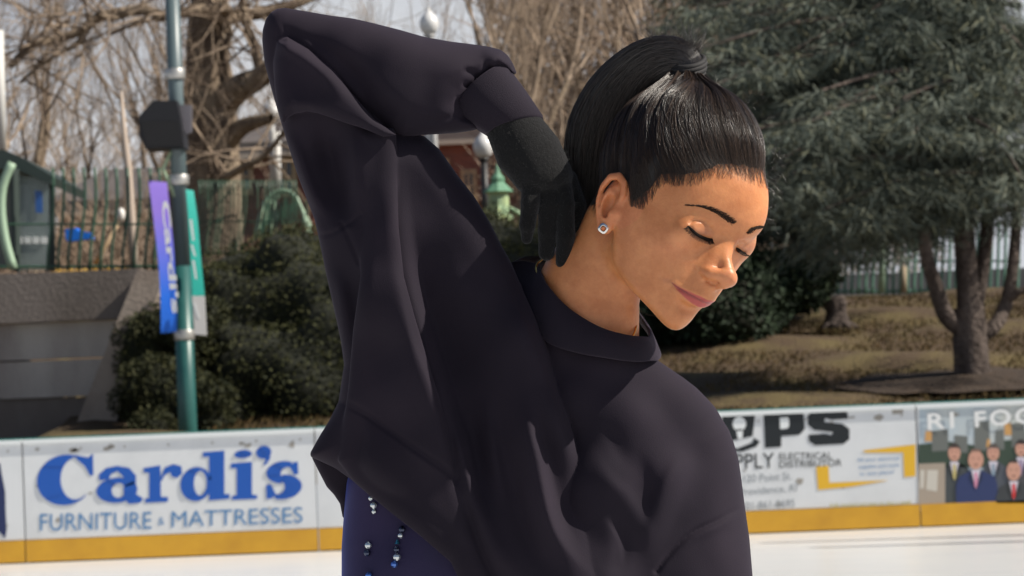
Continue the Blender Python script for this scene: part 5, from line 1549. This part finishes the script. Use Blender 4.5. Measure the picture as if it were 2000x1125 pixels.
b = MB(); b.prism([atY(u, v, YP - .12) for u, v in [(352, 205), (374, 205), (374, 258), (366, 262), (352, 246)]], (0, .05, 0)); b.build('bracket', mat('bracket_grey', (.16, .15, .17), .5), spk)
def banner(name, label, pts, m, group):
    """pts: left edge and right edge pixel columns"""
    Lp, Rp = pts; t = empty(name, atY(*Lp[-1], YP - .12), label, 'banner', group)
    A = bez(Lp, 20); B = bez(Rp, 20); V = []; n_ = 20
    for k in range(n_):
        bow = .05 * math.sin(k / n_ * 3.1)
        for s_, e in ((0, A), (1, B)):
            for dy in (0, .006):
                q = atY(e[k][0], e[k][1], YP - .16 - bow + dy + .03 * s_); V.append(tuple(q))
    F = []
    for k in range(n_ - 1):
        i = k * 4; j = i + 4
        F += [(i, i + 2, j + 2, j), (i + 1, j + 1, j + 3, i + 3), (i, j, j + 1, i + 1), (i + 2, i + 3, j + 3, j + 2)]
    F += [(0, 1, 3, 2), (n_ * 4 - 4, n_ * 4 - 2, n_ * 4 - 1, n_ * 4 - 3)]
    mesh_obj('cloth', V, F, m, t, smooth=False)
    return t
def grad_mat(name, c1, c2, z0, z1):
    m = bpy.data.materials.new(name); m.use_nodes = True; n, l = m.node_tree.nodes, m.node_tree.links
    g_ = n.new('ShaderNodeNewGeometry'); s_ = n.new('ShaderNodeSeparateXYZ'); mr = n.new('ShaderNodeMapRange'); r = n.new('ShaderNodeValToRGB')
    mr.inputs[1].default_value = z0; mr.inputs[2].default_value = z1
    l.new(g_.outputs['Position'], s_.inputs[0]); l.new(s_.outputs[2], mr.inputs[0]); l.new(mr.outputs[0], r.inputs[0])
    r.color_ramp.elements[0].color = (*c1, 1); r.color_ramp.elements[1].color = (*c2, 1)
    l.new(r.outputs[0], n['Principled BSDF'].inputs['Base Color']); n['Principled BSDF'].inputs['Roughness'].default_value = .6
    return m
zb0, zb1 = atY(330, 650, YP).z, atY(310, 355, YP).z
bn = banner('street_banner', 'narrow purple and blue banner with white script on the left of the pole', ([(290, 353), (300, 430), (310, 520), (314, 600), (314, 651)], [(326, 356), (334, 430), (342, 520), (346, 600), (345, 648)]), grad_mat('banner_blue', (.01, .16, .80), (.25, .16, .62), zb0 + .35, zb1 - .3), 'banners on the teal pole')
V, F = text_verts("Cardi's", .03)
P0, P1, P2 = [np.array(atY(u, v, YP - .235)) for u, v in ((336, 612), (315, 392), (322, 612))]
W_ = P1 + V[:, :1] * (P0 - P1) + V[:, 1:] * ((np.array(atY(331, 392, YP - .235)) - P1))
mesh_obj('lettering', W_, F, MATS['ink_white'], bn)
bn2 = banner('street_banner', 'narrow teal banner with a white foot on the right of the pole', ([(363, 370), (368, 430), (372, 500), (376, 580), (380, 653)], [(378, 372), (386, 430), (392, 500), (400, 580), (404, 655)]), mat('banner_teal', (.01, .36, .30), .6), 'banners on the teal pole')
b = MB(); b.prism([atY(u, v, YP - .225) for u, v in [(375, 578), (400, 578), (404, 655), (380, 653)]], (0, .008, 0)); b.build('white_foot', mat('banner_white', (.66, .64, .62), .6), bn2)
b = MB()
for (u0, v0, u1, v1) in ((370, 428, 376, 470), (372, 478, 379, 500), (375, 508, 381, 545), (377, 592, 386, 622)):
    b.prism([atY(u, v, YP - .228) for u, v in [(u0, v0), (u0 + 5, v0 + 1), (u1 + 4, v1), (u1, v1)]], (0, .003, 0))
b.build('lettering', MATS['ink_white'], bn2)

# ------------------------------------------------------------------ fences
FG = mat('fence_green', (.030, .085, .052), .45); FP = mat('fence_pale', (.30, .42, .30), .5)
def wavy_fence(name, label, us, Y, v0, v1, m, amp=10, r=.016, group=None, rail=True):
    c = atY(us[0], v1, Y); t = empty(name, (c.x, Y, c.z), label, 'fence', group)
    for k, u in enumerate(us):
        P = [atY(u + amp * math.sin(q * 4.4 + .6) * (.6 + .4 * q), v0 + (v1 - v0) * q, Y + .05 * math.sin(k)) for q in np.linspace(0, 1, 9)]
        b = MB(); b.tube(P, r, 6); b.build('picket', m, t, True)
    if rail:
        b = MB(); b.tube([atY(us[0] - 4, v1 - 6, Y + .03), atY(us[-1] + 4, v1 - 8, Y + .03)], r, 6); b.tube([atY(us[0] - 4, v0 + (v1 - v0) * .55, Y + .03), atY(us[-1] + 4, v0 + (v1 - v0) * .55, Y + .03)], r * .7, 6); b.build('rail', m, t)
    return t
wavy_fence('picket_fence', 'dark green fence of wavy pickets on top of the concrete wall', [-30, 100, 120, 140, 161, 182, 203, 224, 246, 268, 290, 308], 31, 328, 528, FG, 7)
wavy_fence('picket_fence', 'far section of green wavy pickets between the pole and the hedge', [386 + 7.5 * k for k in range(26)], 37, 352, 500, FG, 7, .012)
wavy_fence('picket_fence', 'pale green fence seen under the cedar at the top of the bank', [1625 + 13.5 * k for k in range(28)], 43, 430, 575, mat('fence_mid', (.10, .21, .16), .5), 2, .022)
b = MB(); b.box(atY(1560, 560, 44).x, atY(2060, 560, 44).x, 44, 44.2, 2.4, atY(1700, 535, 44).z); tag(b.build('low_wall', mat('low_wall', (.16, .17, .18), .9, noise=(1, (.10, .10, .11), .4, .7))), 'low grey wall behind the pale fence under the cedar', 'wall')
for k, (u, v0, v1, r) in enumerate([(1722, 440, 572, .05), (1765, 520, 572, .045)]):
    b = MB(); b.tube([atY(u, v1, 42.4), atY(u, v0, 42.4)], r, 8); tag(b.build('fence_post', [FP, mat('post_tan', (.30, .24, .16), .8)][k], smooth=True), ['tall pale green post under the cedar', 'short tan post beside the pale green post under the cedar'][k], 'post')
# arched pale green trellis left of the sleeve
tr_ = empty('arched_trellis', atY(560, 450, 41), 'pale green arched trellis behind the hedge left of the sleeve', 'trellis')
for k in range(3):
    P = [atY(u, v, 41 + .3 * k) for u, v in bez([(500 + 14 * k, 470), (514 + 10 * k, 400), (545 + 6 * k, 372), (578, 384 + 3 * k), (598 + 4 * k, 440), (600 + 4 * k, 470)], 14)]
    b = MB(); b.tube(P, .028, 7); b.build('arch', FP, tr_, True)
for k in range(12):
    u = 508 + 8 * k; b = MB(); b.tube([atY(u, 470, 41.2), atY(u + 3, 385 + 14 * abs(math.sin(k * 1.1)), 41.2)], .012, 5); b.build('bar', FG, tr_)

# ------------------------------------------------------------------ glass booth, posts and small things on the upper path
bo = empty('glass_booth', atY(50, 530, 31.6), 'glass shelter with dark frame at the far left above the wall', 'shelter')
DK = mat('dark_frame', (.02, .035, .03), .5); GL = mat('booth_glass', (.35, .42, .42), .08, Alpha=.35)
def bar(parent, name, pts, r, Y, m, n=4):
    b = MB(); b.tube([atY(u, v, Y) for u, v in pts], r, n); return b.build(name, m, parent)
bar(bo, 'corner_post', [(97, 345), (99, 530)], .055, 31.6, DK); bar(bo, 'corner_post', [(28, 330), (32, 530)], .05, 31.2, DK); bar(bo, 'corner_post', [(-60, 330), (-58, 530)], .05, 31.2, DK)
b = MB(); b.prism([atY(u, v, 31.2) for u, v in [(-90, 296), (8, 292), (44, 308), (102, 344), (98, 360), (30, 330), (-90, 330)]], (0, 2.4, 0)); b.build('roof', DK, bo)
b = MB(); b.prism([atY(u, v, 31.35) for u, v in [(34, 340), (95, 352), (96, 528), (34, 528)]], (0, .012, 0)); b.build('glass_pane', GL, bo)
b = MB(); b.prism([atY(u, v, 33.4) for u, v in [(-60, 350), (92, 352), (92, 524), (-60, 524)]], (0, .012, 0)); b.build('glass_pane', mat('booth_back', (.10, .12, .11), .3), bo)
b = MB(); b.prism([atY(u, v, 31.33) for u, v in [(68, 372), (82, 374), (83, 416), (70, 415)]], (0, .01, 0)); b.build('sticker', mat('sticker_blue', (.02, .10, .35), .4), bo)
b = MB(); [b.prism([atY(u, v, 31.33) for u, v in [(32 + 16 * k, 462), (44 + 16 * k, 463), (44 + 16 * k, 476), (32 + 16 * k, 475)]], (0, .01, 0)) for k in range(4)]; b.build('notice_strip', MATS['ink_white'], bo)
b = MB(); b.tube([atY(u, v, 30.9) for u, v in bez([(24, 318), (6, 360), (2, 410), (10, 470), (26, 525)], 12)], .05, 8); tag(b.build('curved_post', FP, smooth=True), 'pale green curved post in front of the glass booth', 'post')
b = MB(); b.tube([atY(2, 292, 36), atY(-4, 60, 36)], .07, 8); tag(b.build('white_post', mat('post_white', (.55, .54, .52), .6), smooth=True), 'whitish post rising above the glass booth at the left edge', 'post')
b = MB(); b.tube([atY(u, v, 31.4) for u, v in [(262, 528), (257, 440), (250, 330), (243, 270), (237, 178)]], [.055, .05, .045, .035, .015], 8); tag(b.build('sapling', mat('sapling_bark', (.42, .34, .28), .8), smooth=True), 'pale slim sapling trunk behind the wavy fence', 'tree')
b = MB(); b.tube([atY(u, v, 32.4) for u, v in [(185, 516), (205, 480), (237, 425)]], [.025, .03, .02], 7); tag(b.build('leaning_branch', mat('branch_tan', (.50, .36, .22), .7), smooth=True), 'tan stick leaning to the right behind the wavy fence', 'branch')
b = MB(); q = atY(237, 424, 32.4); b.lathe([(.02, -.05), (.04, 0), (.045, .05), (.02, .1)], q, 8); tag(b.build('white_marker', mat('marker', (.75, .72, .68), .5), smooth=True), 'small white knob at the tip of the leaning stick', 'marker')
b = MB(); b.prism([atY(u, v, 32.8) for u, v in [(127, 448), (149, 445), (150, 450), (176, 454), (178, 466), (160, 468), (148, 470), (132, 472), (128, 464)]], (0, .25, 0)); tag(b.build('blue_tarp', mat('tarp', (.005, .17, .75), .5)), 'small bright blue cover behind the wavy fence', 'cover')
rr_ = random.Random(8); b = MB()
tag(brush_stuff('dry_grass', 'yellow dry grass along the top of the concrete wall', atY(105, 520, 32).x, atY(250, 520, 32).x, 31.6, 33, 2.66, 2.8, 1400, .12, 5, island_mat('dry_grass', [(.55, .33, .05), (.40, .24, .06), (.62, .40, .08)])), kind='stuff')

# globe lamps
LW = mat('lamp_glass', (.62, .62, .62), .3); BLK = mat('lamp_black', (.02, .02, .022), .5)
def globe_lamp(label, u, v, Y, r, postm, vb, post_r):
    c = atY(u, v, Y); g0 = atY(u + 4, vb, Y); t = empty('street_lamp', (c.x, Y, g0.z), label, 'lamp', 'white globe lamps along the park path')
    b = MB(); b.lathe([(r * .45, -r * 1.15), (r * .8, -r * .8), (r, -r * .2), (r * .98, r * .25), (r * .75, r * .75), (r * .4, r * 1.1), (r * .16, r * 1.4), (.01, r * 1.75)], c, 18); b.build('globe', LW, t, True)
    b = MB(); b.lathe([(r * .3, -r * 1.5), (r * .55, -r * 1.35), (r * .5, -r * 1.15), (r * .3, -r * 1.12)], c, 12); b.build('collar', postm, t, True)
    b = MB(); b.tube([Vector((c.x, Y, g0.z)), Vector((c.x, Y, c.z - r * 1.4))], [post_r * 1.3, post_r], 10); b.build('post', postm, t, True)
globe_lamp('white acorn globe lamp on a black post between sleeve and glove', 944, 286, 46, .165, BLK, 460, .055)
globe_lamp('large white globe lamp above the forearm', 838, 46, 34, .115, mat('lamp_grey', (.4, .4, .4), .5), 450, .04)
globe_lamp('small white globe lamp just left of the raised sleeve', 530, 218, 52, .16, MATS['lamp_grey'], 460, .05)
b = MB(); b.tube([atY(538, 372, 44), atY(537, 258, 44)], .09, 8); tag(b.build('white_post', MATS['post_white'], smooth=True), 'whitish column left of the sleeve in front of the brick house', 'post')
b = MB(); b.tube([atY(842, 300, 50), atY(842, 262, 50)], .11, 8); tag(b.build('white_post', MATS['post_white'], smooth=True), 'short pale post just under the forearm sleeve', 'post')
# verdigris lantern monument
mo_ = empty('verdigris_lantern', atY(975, 445, 44), 'pale green copper lantern tower beyond the hedge between shoulder and glove', 'monument')
VG = mat('verdigris', (.28, .42, .27), .6, noise=(6, (.42, .48, .20), .4, .7)); c = atY(975, 432, 44)
b = MB(); b.lathe([(.22, 0), (.22, .08), (.16, .1), (.16, .42), (.2, .45)], c, 8); b.build('body', VG, mo_)
b = MB(); b.lathe([(.24, .45), (.17, .52), (.10, .60), (.11, .66), (.05, .74), (.01, .9)], c, 8); b.build('cap', mat('verdigris_dark', (.12, .27, .17), .6), mo_)
b = MB(); [b.tube([c + Vector((.5 * math.cos(t), .5 * math.sin(t), -.1)), c + Vector((.3 * math.cos(t), .3 * math.sin(t), .12)), c + Vector((.16 * math.cos(t), .16 * math.sin(t), .2))], .03, 5) for t in (0, 1.57, 3.14, 4.71)]; b.build('scroll', VG, mo_)

# ------------------------------------------------------------------ brick building
YH = 66
BR = mat('brick', (.26, .085, .055), .9, noise=(2.5, (.19, .07, .05), .4, .65))
m_ = BR.node_tree; bt = m_.nodes.new('ShaderNodeTexBrick'); bt.inputs['Color1'].default_value = (.30, .095, .06, 1); bt.inputs['Color2'].default_value = (.20, .065, .045, 1); bt.inputs['Mortar'].default_value = (.33, .24, .19, 1)
bt.inputs['Scale'].default_value = 4.0; tcx = m_.nodes.new('ShaderNodeTexCoord'); mpx = m_.nodes.new('ShaderNodeMapping'); mpx.inputs['Rotation'].default_value = (math.pi / 2, 0, 0)
m_.links.new(tcx.outputs['Object'], mpx.inputs[0]); m_.links.new(mpx.outputs[0], bt.inputs['Vector']); m_.links.new(bt.outputs[0], m_.nodes['Principled BSDF'].inputs['Base Color'])
TRIM = mat('trim', (.42, .36, .30), .7); ROOF = mat('roof_slate', (.085, .075, .075), .8, noise=(3, (.13, .11, .10), .4, .7)); WG = mat('window_glass', (.03, .035, .045), .1); WF = mat('window_frame', (.50, .36, .20), .6)
def house(label, u0, u1, vt, vr, Y, wins, roof_in=40):
    x0, x1 = atY(u0, 400, Y).x, atY(u1, 400, Y).x; zt = atY((u0 + u1) / 2, vt, Y).z; zr = atY((u0 + u1) / 2, vr, Y).z; zg = float(hz(x0, Y)) - .2
    t = empty('brick_building', ((x0 + x1) / 2, Y, zg), label, 'building')
    b = MB(); b.box(x0, x1, Y, Y + 9, zg, zt); b.build('wall', BR, t)
    b = MB(); b.box(x0 - .3, x1 + .3, Y - .35, Y - .003, zt - .25, zt + .12); b.build('cornice', TRIM, t)
    ri = roof_in * K * Y; V = [(x0 - .4, Y - .4, zt + .125), (x1 + .4, Y - .4, zt + .125), (x1 + .4, Y + 9.4, zt + .125), (x0 - .4, Y + 9.4, zt + .125), (x0 + ri, Y + 4.5, zr), (x1 - ri, Y + 4.5, zr)]
    b = MB(); b.add(V, [(0, 1, 5, 4), (1, 2, 5), (2, 3, 4, 5), (3, 0, 4), (3, 2, 1, 0)]); b.build('roof', ROOF, t)
    for (wu, wv0, wv1, ww) in wins:
        p0, p1 = atY(wu - ww, wv1, Y), atY(wu + ww, wv0, Y)
        b = MB(); b.box(p0.x - .12, p1.x + .12, Y - .09, Y - .004, p0.z - .12, p1.z + .12); f_ = b.build('window', WF, t)
        b = MB(); b.box(p0.x, p1.x, Y - .11, Y - .093, p0.z, p1.z); b.build('pane', WG, f_)
        b = MB(); b.box((p0.x + p1.x) / 2 - .03, (p0.x + p1.x) / 2 + .03, Y - .13, Y - .113, p0.z, p1.z); b.box(p0.x, p1.x, Y - .134, Y - .131, (p0.z + p1.z) / 2 - .03, (p0.z + p1.z) / 2 + .03); b.build('glazing_bar', WF, f_)
    return t
house('red brick building with dark hipped roof behind the raised sleeve', 440, 720, 288, 190, YH, [(475, 320, 372, 9), (558, 318, 375, 11), (640, 320, 372, 10), (690, 320, 372, 10)])
house('long red brick building seen between the sleeve and the glove', 745, 1180, 262, 165, YH + 8, [(790, 318, 375, 9), (860, 318, 375, 9), (916, 340, 392, 6), (1010, 318, 375, 9), (1080, 318, 375, 9), (1150, 318, 375, 9)])
house('low brick house behind the wavy fence at far left', 120, 400, 400, 300, 72, [(180, 425, 470, 8), (300, 425, 470, 8)])
# two unseen poles added off to the right to cast shadow streaks on the ice
for k, (tx, ty) in enumerate(((2.0, 23.45), (2.3, 22.5))):
    h_ = 4.6; bx_ = tx + SUN_DIR[0] / SUN_DIR[2] * h_; by_ = ty + SUN_DIR[1] / SUN_DIR[2] * h_
    b = MB(); b.tube([Vector((bx_, by_, 0)), Vector((bx_, by_, h_ * .5)), Vector((bx_, by_, h_))], [.11, .10, .06], 10); b.lathe([(.2, 0), (.2, .03), (.05, .05)], (bx_, by_, 0), 12)
    tag(b.build('ice_marker_pole', PG, smooth=False), ['slender pole on the ice off to the right, nearer the boards', 'slender pole on the ice off to the right, farther from the boards'][k], 'pole')
